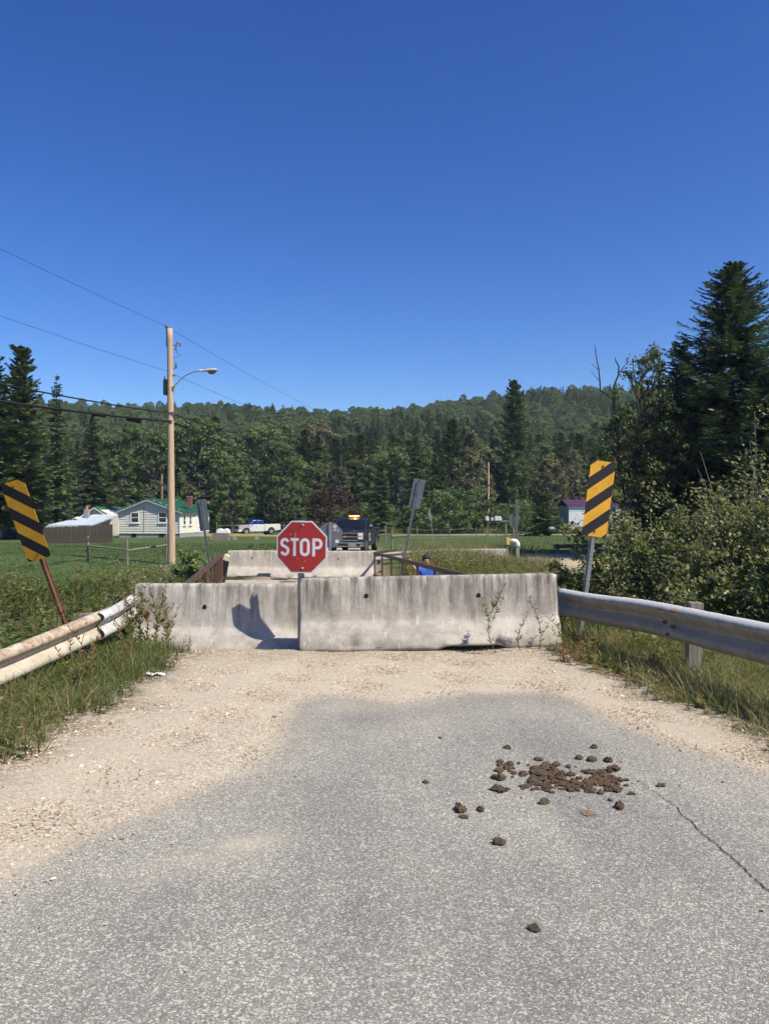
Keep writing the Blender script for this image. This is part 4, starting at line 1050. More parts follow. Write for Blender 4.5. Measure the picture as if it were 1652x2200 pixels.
def wheel(parent, x, y, r=.40, w=.27, side=1):
    g = G(); prof = [(r * .62, -w / 2), (r * .93, -w / 2), (r, -w / 2 + .04), (r, w / 2 - .04), (r * .93, w / 2), (r * .62, w / 2)]
    K = 20; P = np.zeros((K + 1, len(prof), 3))
    for i in range(K + 1):
        a = 2 * PI * i / K
        for j, (q, u) in enumerate(prof): P[i, j] = (u, q * math.cos(a), q * math.sin(a))
    g.grid(P); o = g.obj('wheel', M['tyre'], parent, True); o.location = (x, y, r)
    g = G(); g.tube([(-w * .3 * 1, 0, 0), (side * w * .38, 0, 0)], r * .63, 16)
    for k in range(6): a = k * PI / 3; g.box((side * w * .42, math.cos(a) * r * .33, math.sin(a) * r * .33), (.04, .09, .26), rot=Matrix.Rotation(a - PI / 2, 3, 'X'))
    g.obj('rim', M['wheel'], o)
    return o
def pickup(label, loc, rz, sc, cab_m, hood_m, bed_m, extras=True, name='pickup_truck', door_m=None):
    t = thing(name, label, 'pickup truck', loc, rz, None, (sc, sc, sc))
    # front is at y = 0, facing -y
    fw, rw_, ar, wz = .98, 4.45, .49, .42
    hood = [(.04, .50), (.00, .62), (.02, 1.02), (.10, 1.16), (.30, 1.22), (1.42, 1.30), (1.42, .42), (fw + ar + .0, .42)] + archp(fw, ar, .42)[1:]
    g = G(); g.prism(hood, -.99, .99, 'x'); taper(g, .95, .10); g.obj('hood_and_wings', hood_m, t, bevel=.045, seg=3)
    g = G(); g.prism([(1.44, .40), (1.44, 1.30), (3.52, 1.31), (3.52, .40)], -.99, .99, 'x'); taper(g, .95, .07); g.obj('doors', door_m or cab_m, t, bevel=.03)
    for s in (-1, 1):
        h = G(); h.box((s * .985, 2.35, 1.08), (.05, .16, .035)); h.obj('door_handle', cab_m, t)
    bed = [(3.56, .46), (3.56, 1.34), (5.75, 1.36), (5.80, .60), (rw_ + ar, .46)] + archp(rw_, ar, .46)[1:]
    g = G(); g.prism(bed, -.98, .98, 'x'); taper(g, .95, .05); g.obj('bed', bed_m, t, bevel=.03)
    g = G(); g.box((0, 4.68, 1.352), (1.66, 2.05, .03)); g.obj('bed_floor', M['black'], t)
    cab = [(1.36, 1.28), (2.02, 1.84), (2.28, 1.91), (3.10, 1.90), (3.34, 1.82), (3.52, 1.29)]
    g = G(); g.prism(cab, -.93, .93, 'x'); taper(g, 1.28, .24); g.obj('cab', cab_m, t, bevel=.05, seg=3)
    def quad(a, b, c, d, name, m, off):
        g = G(); g.add(np.array([a, b, c, d], float) + np.array(off), [(0, 1, 2, 3)]); o = g.obj(name, m, t)
        md = o.modifiers.new('t', 'SOLIDIFY'); md.thickness = .012; md.offset = 0; return o
    def cx(z): return .93 * (1 - .24 * (z - 1.28))
    quad((-cx(1.36) + .10, 1.455, 1.36), (cx(1.36) - .10, 1.455, 1.36), (cx(1.80) - .09, 1.975, 1.80), (-cx(1.80) + .09, 1.975, 1.80), 'windscreen', M['autoglass'], (0, -.012, .012))
    for s in (-1, 1):
        quad((s * cx(1.36), 1.72, 1.36), (s * cx(1.36), 2.55, 1.36), (s * cx(1.78), 2.55, 1.78), (s * cx(1.78), 2.16, 1.78), 'side_window', M['autoglass'], (s * .006, 0, 0))
        quad((s * cx(1.36), 2.65, 1.36), (s * cx(1.36), 3.36, 1.36), (s * cx(1.78), 3.24, 1.78), (s * cx(1.78), 2.65, 1.78), 'side_window', M['autoglass'], (s * .006, 0, 0))
        g = G(); g.box((s * 1.12, 1.80, 1.42), (.20, .14, .24)); mo = g.obj('mirror', cab_m if extras else M['black'], t, bevel=.03)
        if extras: g = G(); g.box((s * 1.12, 1.725, 1.50), (.17, .012, .11)); g.obj('mirror_cap', M['chrome'], mo, bevel=.004)
    for x in (-.87, .87):
        for y in (fw, rw_): wheel(t, x, y, .41, .28, 1 if x > 0 else -1)
    # front end
    g = G(); g.box((0, -.012, .93), (1.36, .05, .40)); gl_ = g.obj('grille', M['black'], t)
    for z in (.93, .745, 1.12): g = G(); g.box((0, -.045, z), (1.38, .03, .045)); g.obj('grille_bar', M['chrome'] if extras else M['tank'], gl_, bevel=.008)
    if extras: g = G(); g.prism([(-.14, -.025), (-.05, -.025), (-.05, -.055), (.05, -.055), (.05, -.025), (.14, -.025), (.14, .025), (.05, .025), (.05, .055), (-.05, .055), (-.05, .025), (-.14, .025)], -.075, -.06, 'y'); o = g.obj('badge', simple('gold_badge', (.5, .36, .08), .1, 8, .3, .6), gl_); o.location = (0, 0, .93)
    for s in (-1, 1):
        g = G(); g.box((s * .83, .02, .96), (.27, .09, .34)); hl = g.obj('headlight', M['lamp'], t, bevel=.02)
        g = G(); g.box((s * .945, .03, .94), (.06, .10, .26)); g.obj('turn_lamp', M['amber'], hl, bevel=.01)
        g = G(); g.box((s * .82, -.03, .97), (.26, .02, .025)); g.obj('lamp_divider', M['chrome'], hl)
        g = G(); g.box((s * .74, -.15, .50), (.20, .03, .11)); g.obj('fog_lamp', M['black'], t)
        g = G(); g.box((s * .80, 5.80, 1.05), (.16, .04, .34)); g.obj('tail_lamp', simple('red_lamp', (.4, .02, .02), .1, 8, .2), t, bevel=.01)
    g = G(); g.prism([(-1.0, -.02), (-.9, -.12), (.9, -.12), (1.0, -.02), (1.0, .25), (-1.0, .25)], .40, .66, 'z'); bp = g.obj('front_bumper', M['chrome'] if extras else M['white'], t, bevel=.03)
    g = G(); g.box((-.12, -.135, .52), (.62, .02, .13)); g.obj('bumper_opening', M['black'], bp)
    g = G(); g.box((0, 5.86, .55), (1.8, .14, .18)); g.obj('rear_bumper', M['chrome'], t, bevel=.03)
    g = G(); g.box((0, 2.9, .42), (1.5, 4.6, .2)); g.obj('chassis', M['black'], t)
    return t
tp = at(743, 0, 42.0); tzg = at(0, 1113, 42.4)[2] - 1.92
tk = pickup('dark blue pickup truck with lit amber roof light beyond the far barriers', (tp[0] - .05, 42.0, tzg), R(-8.5), 1.0, M['navy'], M['navy'], M['navy'])
g = G(); g.box((.05, 2.45, 1.945), (.56, .26, .045)); lb = g.obj('light_bar_base', M['black'], tk, bevel=.01)
for x, m in ((-.22, 'amber_lit'), (.30, 'amber_lit'), (.10, 'amber_core')):
    g = G(); g.box((x * .66 + .04, 2.45 + (0 if m == 'amber_lit' else -.06), 2.01), (.24 if m == 'amber_lit' and x < 0 else (.16 if m == 'amber_lit' else .13), .20, .07)); g.obj('lamp_module', M[m], lb, bevel=.02)
g = G(); a = np.linspace(0, 2 * PI, 19); P = np.zeros((19, 2, 3))
P[:, 0] = np.stack([np.full(19, .9925), 2.05 + .20 * np.cos(a), .88 + .22 * np.sin(a)], 1); P[:, 1] = np.stack([np.full(19, .9925), 2.05 + .13 * np.cos(a), .88 + .155 * np.sin(a)], 1)
g.grid(P); o = g.obj('door_emblem', M['white'], tk); o.location.x = .004
g = G(); g.box((.995, .62 + .98, 1.06), (.012, .22, .09)); g.obj('wing_badge', M['chrome'], tk)
wp = at(532, 1147, 92.0); pickup('old white and blue pickup parked by the yard, left of the stop sign', (wp[0] - .9, 90.0, -1.0), R(-58), .88, carpaint('bright_blue_paint', (.03, .07, .42)), carpaint('maroon_white_paint', (.42, .36, .36)), carpaint('cream_white_paint', (.70, .66, .56)), False, door_m=carpaint('white_door_paint', (.66, .64, .60)))
# red car behind the stop sign
rc = at(612, 1150, 96.0); t = thing('red_car', 'red car parked behind the white and blue pickup', 'car', (rc[0], 96.0, -1.0), R(-64))
M['redpaint'] = carpaint('red_paint', (.40, .03, .035))
body = [(0, .42), (.0, .70), (.12, .80), (1.2, .92), (4.3, .95), (4.5, .85), (4.5, .42), (3.6 + .36, .36)] + archp(3.6, .36, .34)[1:] + [(.9 + .36, .36)] + archp(.9, .36, .34)[1:]
g = G(); g.prism(body, -.87, .87, 'x'); taper(g, .7, .12); g.obj('body', M['redpaint'], t, bevel=.05)
g = G(); g.prism([(1.15, .90), (1.85, 1.38), (2.9, 1.42), (3.9, .94)], -.80, .80, 'x'); taper(g, .9, .30); g.obj('cabin', M['redpaint'], t, bevel=.05)
for s in (-1, 1): g = G(); g.add([(s * .805, 1.5, .97), (s * .805, 3.5, .97), (s * .70, 2.85, 1.34), (s * .70, 1.95, 1.32)], [(0, 1, 2, 3)]); g.obj('side_window', M['autoglass'], t)
g = G(); g.add([(-.74, 1.18, .95), (.74, 1.18, .95), (.64, 1.78, 1.34), (-.64, 1.78, 1.34)], [(0, 1, 2, 3)]); g.obj('windscreen', M['autoglass'], t)
for x in (-.78, .78):
    for y in (.9, 3.6): wheel(t, x, y, .31, .2, 1 if x > 0 else -1)
for s in (-1, 1): g = G(); g.box((s * .62, .0, .68), (.3, .05, .12)); g.obj('headlight', M['lamp'], t)
# ride-on mowers near the mobile home
def mower(label, px, d, m, rz):
    p = at(px, 1122, d); t = thing('ride_on_mower', label, 'mower', (p[0], d, float(gz(p[0], d))), rz)
    g = G(); g.prism([(-.75, .35), (-.78, .62), (-.5, .78), (-.05, .80), (0, .45), (.7, .45), (.75, .35)], -.26, .26, 'x'); g.obj('body', m, t, bevel=.05)
    g = G(); g.box((0, .35, .60), (.46, .42, .12)); g.box((0, .55, .83), (.46, .10, .42)); g.obj('seat', M['black'], t, bevel=.05)
    g = G(); g.tube([(0, -.05, .78), (0, .08, 1.0)], .025, 6); a = np.linspace(0, 2 * PI, 13); g.tube([(.17 * math.cos(k), .08 + .06 * math.sin(k), 1.0 + .15 * math.sin(k)) for k in a], .018, 5); g.obj('steering_wheel', M['black'], t)
    for x in (-.42, .42):
        wheel(t, x, .45, .26, .2, 1 if x > 0 else -1); wheel(t, x * .9, -.55, .19, .14, 1 if x > 0 else -1)
mower('red ride-on mower beside the pale mobile home', 1212, 96.0, M['redpaint'], R(60))
mower('pale blue ride-on mower, left of the red one', 1190, 96.0, carpaint('pale_blue_paint', (.35, .45, .55)), R(-70))
# wrapped bales, timber and pallet in the yard
for px, lb_ in ((474, 'left one of two white wrapped bales by the house corner'), (487, 'right one of two white wrapped bales by the house corner')):
    p = at(px, 0, 84.0); t = thing('wrapped_bale', lb_, 'bale', (p[0], 84.0, -1.0), 0, 'white wrapped bales')
    g = G(); a = np.linspace(0, PI, 9); g.prism([(.34 * math.cos(k), .48 + .34 * math.sin(k)) for k in a] + [(-.36, .0), (.36, .0)], -.5, .5, 'y'); g.obj('wrap', M['white'], t, bevel=.06, seg=3)
p = at(505, 1149, 72.0); t = thing('timber_beam', 'long yellow timber beam lying on blocks before the house', 'timber', (p[0], 72.0, float(gz(p[0], 72.0))), R(2))
g = G(); g.box((0, 0, .42), (5.2, .2, .20)); g.obj('beam', simple('yellow_timber', (.52, .36, .14), .2, 5, .8, 0, .3, .2, (.3, 4, 4)), t, bevel=.01)
for x in (-2, 0, 2): g = G(); g.box((x, 0, .15), (.35, .3, .32)); g.obj('block', M['found'], t)
p = at(476, 1158, 68.0); t = thing('wooden_crate', 'low grey wooden crate on the grass by the house', 'crate', (p[0], 68.0, float(gz(p[0], 68.0))))
for k in range(3): g = G(); g.box((0, -.5, .12 + k * .22), (1.3, .04, .18)); g.obj('slat', M['wood_grey'], t); g = G(); g.box((0, .5, .12 + k * .22), (1.3, .04, .18)); g.obj('slat', M['wood_grey'], t)
for x in (-.63, .63): g = G(); g.box((x, 0, .34), (.05, .96, .64)); g.obj('end_panel', M['wood_grey'], t)

# ---------------------------------------------------------------- person in blue on the creek bank
def skinned(name, joints, edges, mat, parent, root=0, sub=2):
    me = bpy.data.meshes.new(name); bm = bmesh.new(); sk = bm.verts.layers.skin.verify()
    vs = []
    for i, j in enumerate(joints):
        v = bm.verts.new(j[:3]); v[sk].radius = (j[3], j[4] if len(j) > 4 else j[3]); v[sk].use_root = (i == root); vs.append(v)
    for a, b in edges: bm.edges.new((vs[a], vs[b]))
    bm.to_mesh(me); bm.free(); me.materials.append(mat)
    o = bpy.data.objects.new(name, me); COL.objects.link(o); o.parent = parent
    m = o.modifiers.new('skin', 'SKIN'); m.use_smooth_shade = True
    m = o.modifiers.new('sub', 'SUBSURF'); m.levels = sub; m.render_levels = sub
    return o
M['skin'] = simple('skin', (.52, .30, .20), .12, 12, .55, 0, .05)
M['bluetee'] = simple('blue_cotton', (.035, .105, .42), .15, 10, .85); M['jeans'] = simple('dark_trousers', (.03, .035, .05), .2, 20, .9); M['hair'] = simple('dark_hair', (.022, .016, .012), .3, 60, .6)
pp = at(917, 0, 19.3); pz0 = at(0, 1194, 19.3)[2] - 1.72
pe = thing('person', 'person in blue t-shirt with one arm stretched out, behind the right bridge railing', 'person', (pp[0], 19.3, pz0), R(8))
J = [(0, 0, .93, .13, .10), (0, .01, 1.12, .125, .09), (0, .01, 1.31, .15, .10), (0, 0, 1.44, .065), (-.01, -.02, 1.50, .052), (-.015, -.035, 1.565, .07, .075), (-.02, -.04, 1.63, .078, .09), (-.02, -.03, 1.685, .062, .075),
     (-.17, 0, 1.385, .062), (-.31, -.11, 1.40, .043), (-.405, -.20, 1.53, .030), (-.43, -.225, 1.575, .034, .022),
     (.175, .01, 1.38, .062), (.235, .04, 1.10, .043), (.21, -.10, .90, .030), (.20, -.125, .85, .034, .022),
     (-.10, 0, .88, .088), (-.115, -.03, .49, .058), (-.115, .02, .10, .042), (-.125, -.15, .045, .04),
     (.10, 0, .88, .088), (.12, -.05, .49, .058), (.115, .02, .10, .042), (.135, -.15, .045, .04), (-.03, -.125, 1.605, .014)]
ED = [(0, 1), (1, 2), (2, 3), (3, 4), (4, 5), (5, 6), (6, 7), (2, 8), (8, 9), (9, 10), (10, 11), (2, 12), (12, 13), (13, 14), (14, 15), (0, 16), (16, 17), (17, 18), (18, 19), (0, 20), (20, 21), (21, 22), (22, 23), (6, 24)]
def fingers(base, dirv, sidev, idx):
    base = np.array(base); d = np.array(dirv) / np.linalg.norm(dirv); s = np.array(sidev)
    for k, l in zip((-1.5, -.5, .5, 1.5), (.055, .068, .062, .048)):
        p1_ = base + s * k * .017 + d * .03; p2_ = p1_ + d * l * .6; p3_ = p2_ + (d * .3 + np.cross(d, s) * .7) * l * .6
        i = len(J); J.extend([(*p1_, .0095), (*p2_, .009), (*p3_, .008)]); ED.extend([(idx, i), (i, i + 1), (i + 1, i + 2)])
    p1_ = base + s * .035 - d * .005; p2_ = p1_ + (s * .5 + d * .8) * .035; i = len(J); J.extend([(*p1_, .011), (*p2_, .009)]); ED.extend([(idx, i), (i, i + 1)])
fingers((-.43, -.225, 1.575), (-.3, -.3, .8), (.7, -.7, 0), 11); fingers((.20, -.125, .85), (-.05, -.3, -.9), (.1, 1, 0), 15)
skinned('body', J, ED, M['skin'], pe)
skinned('t_shirt', [(0, 0, .88, .155, .125), (0, .01, 1.12, .15, .112), (0, .01, 1.31, .172, .12), (0, .0, 1.425, .085, .08), (-.17, 0, 1.385, .085), (-.27, -.075, 1.395, .075), (.175, .01, 1.38, .085), (.225, .035, 1.16, .075)],
        [(0, 1), (1, 2), (2, 3), (2, 4), (4, 5), (2, 6), (6, 7)], M['bluetee'], pe)
skinned('trousers', [(0, 0, .95, .15, .12), (-.10, 0, .86, .105), (-.115, -.03, .49, .078), (-.115, .02, .09, .065), (.10, 0, .86, .105), (.12, -.05, .49, .078), (.115, .02, .09, .065)], [(0, 1), (1, 2), (2, 3), (0, 4), (4, 5), (5, 6)], M['jeans'], pe)
for s in (-1, 1):
    skinned('shoe', [(s * .118, .04, .05, .05, .045), (s * .124, -.06, .045, .05, .04), (s * .135, -.18, .038, .042, .032)], [(0, 1), (1, 2)], M['black'], pe)
bm = bmesh.new(); bmesh.ops.create_icosphere(bm, subdivisions=3, radius=1)
for v in bm.verts:
    c = v.co.copy(); k = 1 + .07 * math.sin(c.x * 9) * math.sin(c.y * 8 + 1) + .05 * math.sin(c.z * 14)
    v.co = Vector((c.x * .098 * k, c.y * .112 * k, c.z * .105 * k))
    if v.co.z < -.02 and v.co.y < .0: v.co = v.co * .55; v.co.y += .05
me = bpy.data.meshes.new('hair'); bm.to_mesh(me); bm.free(); me.materials.append(M['hair'])
for p_ in me.polygons: p_.use_smooth = True
o = link_mesh('hair', me, pe); o.location = (-.02, -.02, 1.655)
for x in (-.045, .02):
    bm = bmesh.new(); bmesh.ops.create_uvsphere(bm, u_segments=8, v_segments=6, radius=.010); me = bpy.data.meshes.new('eye'); bm.to_mesh(me); bm.free(); me.materials.append(M['black']); o = link_mesh('eye', me, pe); o.location = (x, -.122, 1.622)

# ---------------------------------------------------------------- manure on the road
def dung_mat():
    n = N('fibrous_dung'); v = n.coord('Object')
    c = n.ramp(n.noise(v, 55, 8, .75), [(.3, (.052, .033, .021)), (.5, (.118, .078, .049)), (.72, (.24, .178, .112))])
    c = n.mix(n.ramp(n.noise(v, 140, 2), [(.66, 0.0), (.72, .6)]), c, (.32, .25, .15))
    return n.principled(c, .9, 0, n.bump(n.noise(v, 90, 8, .8), .8, .01), .2)
M['dung'] = dung_mat()
M['straw'] = simple('straw_dung', (.32, .24, .14), .35, 60, .95, 0, .8)
def lump_mesh(seed, rough=.34, balls=6):
    """a crumbling clump: several ragged crumbs pressed into one mesh"""
    r = np.random.default_rng(seed); bm = bmesh.new()
    for b in range(balls):
        off = unit_(r.normal(0, 1, 3)) * (0 if b == 0 else r.uniform(.35, .8)); off[2] = abs(off[2]) * .45 - .1; rad = .72 if b == 0 else r.uniform(.28, .55)
        res = bmesh.ops.create_icosphere(bm, subdivisions=2 if b == 0 else 1, radius=rad)
        ax = r.uniform(.75, 1.25, 3)
        for v in res['verts']:
            c = np.array(v.co) * ax * (1 + r.normal(0, rough * .5)) + off; c[2] = max(c[2] * .8, -.38); v.co = c
    me = bpy.data.meshes.new('dung_lump'); bm.to_mesh(me); bm.free(); return me
def unit_(v): return v / np.linalg.norm(v)
lumps = [lump_mesh(s, .34 + .07 * (s % 4), 5 + s % 4) for s in range(10)]
smooth_ball = lump_mesh(55, .06, 1); smooth_ball.materials.append(M['dung'])
for me in lumps: me.materials.append(M['dung'])
flat = lump_mesh(77, .4); flat.materials.append(M['straw'])
def lump(name, px, py, s, parent=None, off=(0, 0, 0), flatten=1.0, me=None, i=0):
    x, y = gp(px, py); r = s / FPX * y
    o = link_mesh(name, me or lumps[i % 10], parent)
    o.location = (x - off[0], y - off[1], road_z(x, y) + r * .36 * flatten - off[2]); o.scale = (r * rng.uniform(.9, 1.2), r * rng.uniform(.95, 1.4), r * flatten * rng.uniform(.75, 1.05)); o.rotation_euler = (0, 0, rng.uniform(0, 6.28))
    return o
hx, hy = gp(1225, 1685)
heap = thing('manure_heap', 'main crumbled heap of brown horse manure on the asphalt', 'manure', (hx, hy, road_z(hx, hy)))
k = 0
for (cx, cy, sx, sy, n, s0, s1) in ((1182, 1668, 52, 18, 75, 4, 11), (1288, 1680, 48, 20, 75, 4, 11), (1225, 1688, 60, 12, 45, 3, 7.5), (1090, 1655, 20, 17, 16, 4, 10), (1160, 1692, 34, 10, 16, 3, 8), (1225, 1680, 130, 34, 50, 1.0, 3.0)):
    for _ in range(n):
        lump('lump', cx + np.clip(rng.normal(0, .6), -1.2, 1.2) * sx, cy + np.clip(rng.normal(0, .65), -1.2, 1.2) * sy, rng.uniform(s0, s1), heap, (hx, hy, road_z(hx, hy)), i=k); k += 1
x_, y_ = 0, 0
for (px, py, s) in ((1320, 1656, 14), (1300, 1690, 11), (1320, 1697, 10), (1188, 1658, 11), (1165, 1662, 10), (1175, 1694, 9), (1270, 1664, 9), (1145, 1662, 10)):
    lump('lump', px, py, s, heap, (hx, hy, road_z(hx, hy)), i=k); k += 1
GR = 'dung lumps scattered round the heap'
SM = 'small brown dung lump lying loose around the main manure heap'
for (px, py, s, lab) in [(945, 1587, 5, 'tiny dark dung crumb far up the asphalt, apart from the rest'), (1091, 1609, 8, 'small dung lump at the upper left beyond the heap'), (1276, 1608, 8, 'small dung lump farthest beyond the heap on its right side'),
        (1244, 1632, 12, 'smooth round grey-brown dung ball beyond the heap, left of a pair'), (1271, 1636, 13, 'smooth round dung ball beyond the heap, right of a pair'), (1307, 1638, 11, 'crumbly dung lump at the far right corner of the heap'), (1159, 1635, 9, 'dung lump alone just beyond the middle of the heap'),
        (1072, 1676, 14, SM), (1070, 1701, 16, 'large crumbly dung lump at the left end of the heap'), (1122, 1692, 7, SM), (1137, 1691, 8, SM), (1168, 1728, 12, 'dung lump alone in front of the heap, towards its middle'), (1330, 1738, 15, 'pale brown dung lump in front of the right end of the heap'),
        (915, 1683, 8, 'small dung lump alone on the asphalt far left of the heap'), (990, 1744, 14, 'largest of three dung lumps in front and left of the heap'), (1033, 1744, 11, 'right one of three dung lumps in front and left of the heap'), (998, 1759, 9, 'smallest of three dung lumps in front and left of the heap'), (1072, 1815, 14, 'dung lump alone, second nearest the camera'),
        (1418, 1691, 9, 'flat dung lump right of the heap beyond the crack'), (1356, 1708, 8, SM), (1346, 1691, 6, SM), (1150, 2000, 14, 'dung lump nearest the camera, alone on bare asphalt'), (982, 1729, 4, SM), (1310, 1722, 6, SM), (1290, 1707, 8, SM), (1222, 1701, 9, SM), (1186, 1705, 6, SM)]:
    o = lump('dung_lump', px, py, s, i=k, me=smooth_ball if 'ball' in lab else None); k += 1; tag(o, lab, 'dung', GR)
o = lump('dung_lump', 1265, 1750, 15, me=flat, flatten=.35); tag(o, 'flattened straw-coloured dung patch in front of the heap', 'dung', GR)
for (px, py, s, lab) in ((530, 1640, 4, 'dark pebble at the left asphalt edge'), (190, 1706, 7, 'dark flat stone on the sandy left road edge'), (62, 1878, 5, 'dark pebble at the lower left on the sand')):
    o = lump('pebble', px, py, s, i=3, flatten=.6); tag(o, lab, 'stone')
# scrap of paper on the left gravel
x, y = gp(335, 1455); g = G(); P = np.zeros((6, 4, 3)); u, w = np.meshgrid(np.linspace(-.09, .09, 6), np.linspace(-.035, .035, 4), indexing='ij'); P[..., 0] = u; P[..., 1] = w; P[..., 2] = .02 + .012 * np.sin(u * 60) + .008 * np.sin(w * 90)
g.grid(P); o = g.obj('paper_scrap', M['white']); o.location = (x, y, road_z(x, y) + .01); o.modifiers.new('t', 'SOLIDIFY').thickness = .002; tag(o, 'crumpled white scrap on the gravel by the left weeds', 'litter')
# ---------------------------------------------------------------- tree forms
def unit(v): return v / (np.linalg.norm(v, axis=-1, keepdims=True) + 1e-9)
def conifer(seed, h, r, levels, per, twigs, droop=.25, z0=.06, shape=.85, tw=.10, tl=.34, up=.0, gaps=.0, mat_i=0, open_=0.0):
    """spruce or pine: tiers of boughs, each carrying flat sprays of needles"""
    q = np.random.default_rng(seed); g = G(); bg = G()
    C, U, W, T = [], [], [], []
    lev = np.linspace(z0, .985, levels) + q.normal(0, .4 / levels, levels)
    for li, t in enumerate(lev):
        if q.random() < gaps: continue
        R0 = r * (1 - t) ** shape + .22 * (1 - t) + .10
        if t < z0 + .12: R0 *= .6 + 3.2 * (t - z0)
        n = max(4, int(per * (.62 + .38 * (1 - t)) + .5)); a0 = q.uniform(0, 6.28)
        for b in range(n):
            a = a0 + b * 2 * PI / n + q.normal(0, .25); L = R0 * q.uniform(.55, 1.2); tb = min(.985, t + q.normal(0, .7 / levels))
            if q.random() < open_: continue
            d = np.array([math.cos(a), math.sin(a), 0]); e0 = up + (t - .35) * .9
            s = np.linspace(.12, 1, twigs); zz = tb * h + L * (e0 * s * .55 - droop * s ** 1.7 + .20 * s ** 3)
            pts = d[None] * (L * s)[:, None] + np.array([0, 0, 1.])[None] * zz[:, None]
            side = np.array([-d[1], d[0], 0]); tg = unit(np.gradient(pts, axis=0))
            for sg in (-1, 1):
                l = tl * L * (1.05 - s * .75) * q.uniform(.6, 1.2, twigs) + tw * 1.3
                dirv = unit(tg * .75 + sg * side[None] * .8 + np.array([0, 0, 1.])[None] * q.normal(-.18, .16, (twigs, 1)))
                u = dirv * (l / 2)[:, None]; wv = unit(np.cross(dirv, np.array([0, 0, 1.])[None] + q.normal(0, .35, (twigs, 3)))) * (tw * q.uniform(.7, 1.3, twigs))[:, None]
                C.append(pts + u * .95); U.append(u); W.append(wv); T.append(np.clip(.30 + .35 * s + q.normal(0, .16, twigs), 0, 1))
            u = tg * (L / twigs * .9); C.append(pts); U.append(u); W.append(np.tile(side * tw * .8, (twigs, 1))); T.append(np.clip(.4 + q.normal(0, .15, twigs), 0, 1))
    # leading shoot
    C.append(np.array([[0, 0, h * .985]])); U.append(np.array([[0, 0, h * .03]])); W.append(np.array([[tw * .6, 0, 0]])); T.append(np.array([.6]))
    C, U, W, T = map(np.concatenate, (C, U, W, T))
    g.leaves(C, U, W, 0, T)
    n = 9; zz = np.linspace(-.4, h * .97, n); bg.tube(np.stack([.04 * np.sin(zz), .04 * np.cos(zz * .7), zz], 1), np.linspace(h * .013 + .03, .012, n), 7)
    for k in range(10):
        z = h * q.uniform(.03, .35); a = q.uniform(0, 6.28); l = r * q.uniform(.3, .8); bg.tube([(0, 0, z), (l * .6 * math.cos(a), l * .6 * math.sin(a), z + .02), (l * math.cos(a), l * math.sin(a), z - .15 * l)], [.025, .015, .005], 4, cap=False)
    return g, bg
def broadleaf(seed, h, r, nclump, per, ls, base=.22, squash=1.0, top=1.0, lean=0, spread=.55):
    """leaf clumps carried on forking limbs"""
    q = np.random.default_rng(seed); g = G(); bg = G()
    n = 9; zz = np.linspace(-.4, h * .80, n); wob = np.cumsum(q.normal(0, .035 * h / 9, (n, 2)), 0)
    tr = np.stack([wob[:, 0] + lean * zz, wob[:, 1], zz], 1); bg.tube(tr, np.linspace(h * .018 + .03, .02, n), 7)
    C, U, W, T = [], [], [], []
    for k in range(nclump):
        t = base + (1 - base) * q.random() ** .85; a = q.uniform(0, 6.28)
        prof = math.sin(PI * min(1, max(0.02, (t - base * .8) / (1.04 - base * .8))) ** .8) ** .65
        rr = r * prof * q.uniform(.35, 1.0) ** .6
        c = np.array([rr * math.cos(a) + lean * t * h, rr * math.sin(a), t * h * top + q.normal(0, .15)])
        zt = max(.1, t - .12 - .1 * q.random()) * h; p0 = np.array([np.interp(zt, zz, tr[:, 0]), np.interp(zt, zz, tr[:, 1]), zt])
        if k % 2 == 0: bg.tube([p0, (p0 + c) / 2 + [0, 0, -.06 * h * q.random()], c], [h * .006 + .012, h * .004 + .008, .006], 5, cap=False)
        m = int(per * q.uniform(.6, 1.4)); cr = spread * q.uniform(.55, 1.35) * (r / 3.2)
        P = q.normal(0, 1, (m, 3)); P = unit(P) * (q.random((m, 1)) ** .5) * cr; P[:, 2] *= .72 * squash
        nrm = unit(P + np.array([0, 0, .5 * cr]) + q.normal(0, .45 * cr, (m, 3)))
        u = unit(np.cross(nrm, q.normal(0, 1, (m, 3)))); w = np.cross(nrm, u); s = ls * q.uniform(.6, 1.35, (m, 1))
        C.append(P + c); U.append(u * s); W.append(w * s * .55); T.append(np.clip(q.normal(.42, .10) + q.normal(0, .13, m), 0, 1))
    C, U, W, T = map(np.concatenate, (C, U, W, T)); g.leaves(C, U, W, 0, T)
    return g, bg
FORM = {}
def form(key, gb, leafm, bark):
    FORM[key] = (gb[0].mesh(key + '_crown', leafm), gb[1].mesh(key + '_trunk', bark, True))
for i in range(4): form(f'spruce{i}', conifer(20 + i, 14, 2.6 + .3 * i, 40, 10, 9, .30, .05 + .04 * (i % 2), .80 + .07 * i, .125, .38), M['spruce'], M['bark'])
form('spire', conifer(31, 16, 2.1, 50, 8, 8, .28, .12, .80, .12, .34, gaps=.12), M['spruce'], M['bark'])
form('gaunt', conifer(32, 14, 2.3, 30, 6, 8, .30, .28, .8, .10, .34, gaps=.15, open_=.2), M['spruce'], M['greybark'])
for i in range(2): form(f'pine{i}', conifer(40 + i, 18, 3.7, 46, 11, 11, .12, .10, .58, .17, .38, .14, .03), M['pine'], M['bark'])
form('deadspruce', conifer(46, 13, 2.2, 30, 7, 8, .30, .1, .8, .06, .34, gaps=.1, open_=.25), M['deadneedle'], M['greybark'])
for i in range(4): form(f'broad{i}', broadleaf(50 + i, 11 + i, 3.3 + .25 * i, 165, 74, .165, .07), M['broad'], M['greybark'])
for i in range(2): form(f'autumn{i}', broadleaf(60 + i, 10, 3.0, 110, 60, .15, .07, spread=.6), M['autumn'], M['greybark'])
form('maroon', broadleaf(70, 4.6, 3.4, 130, 48, .13, .04, spread=.6), M['maroon'], M['bark'])
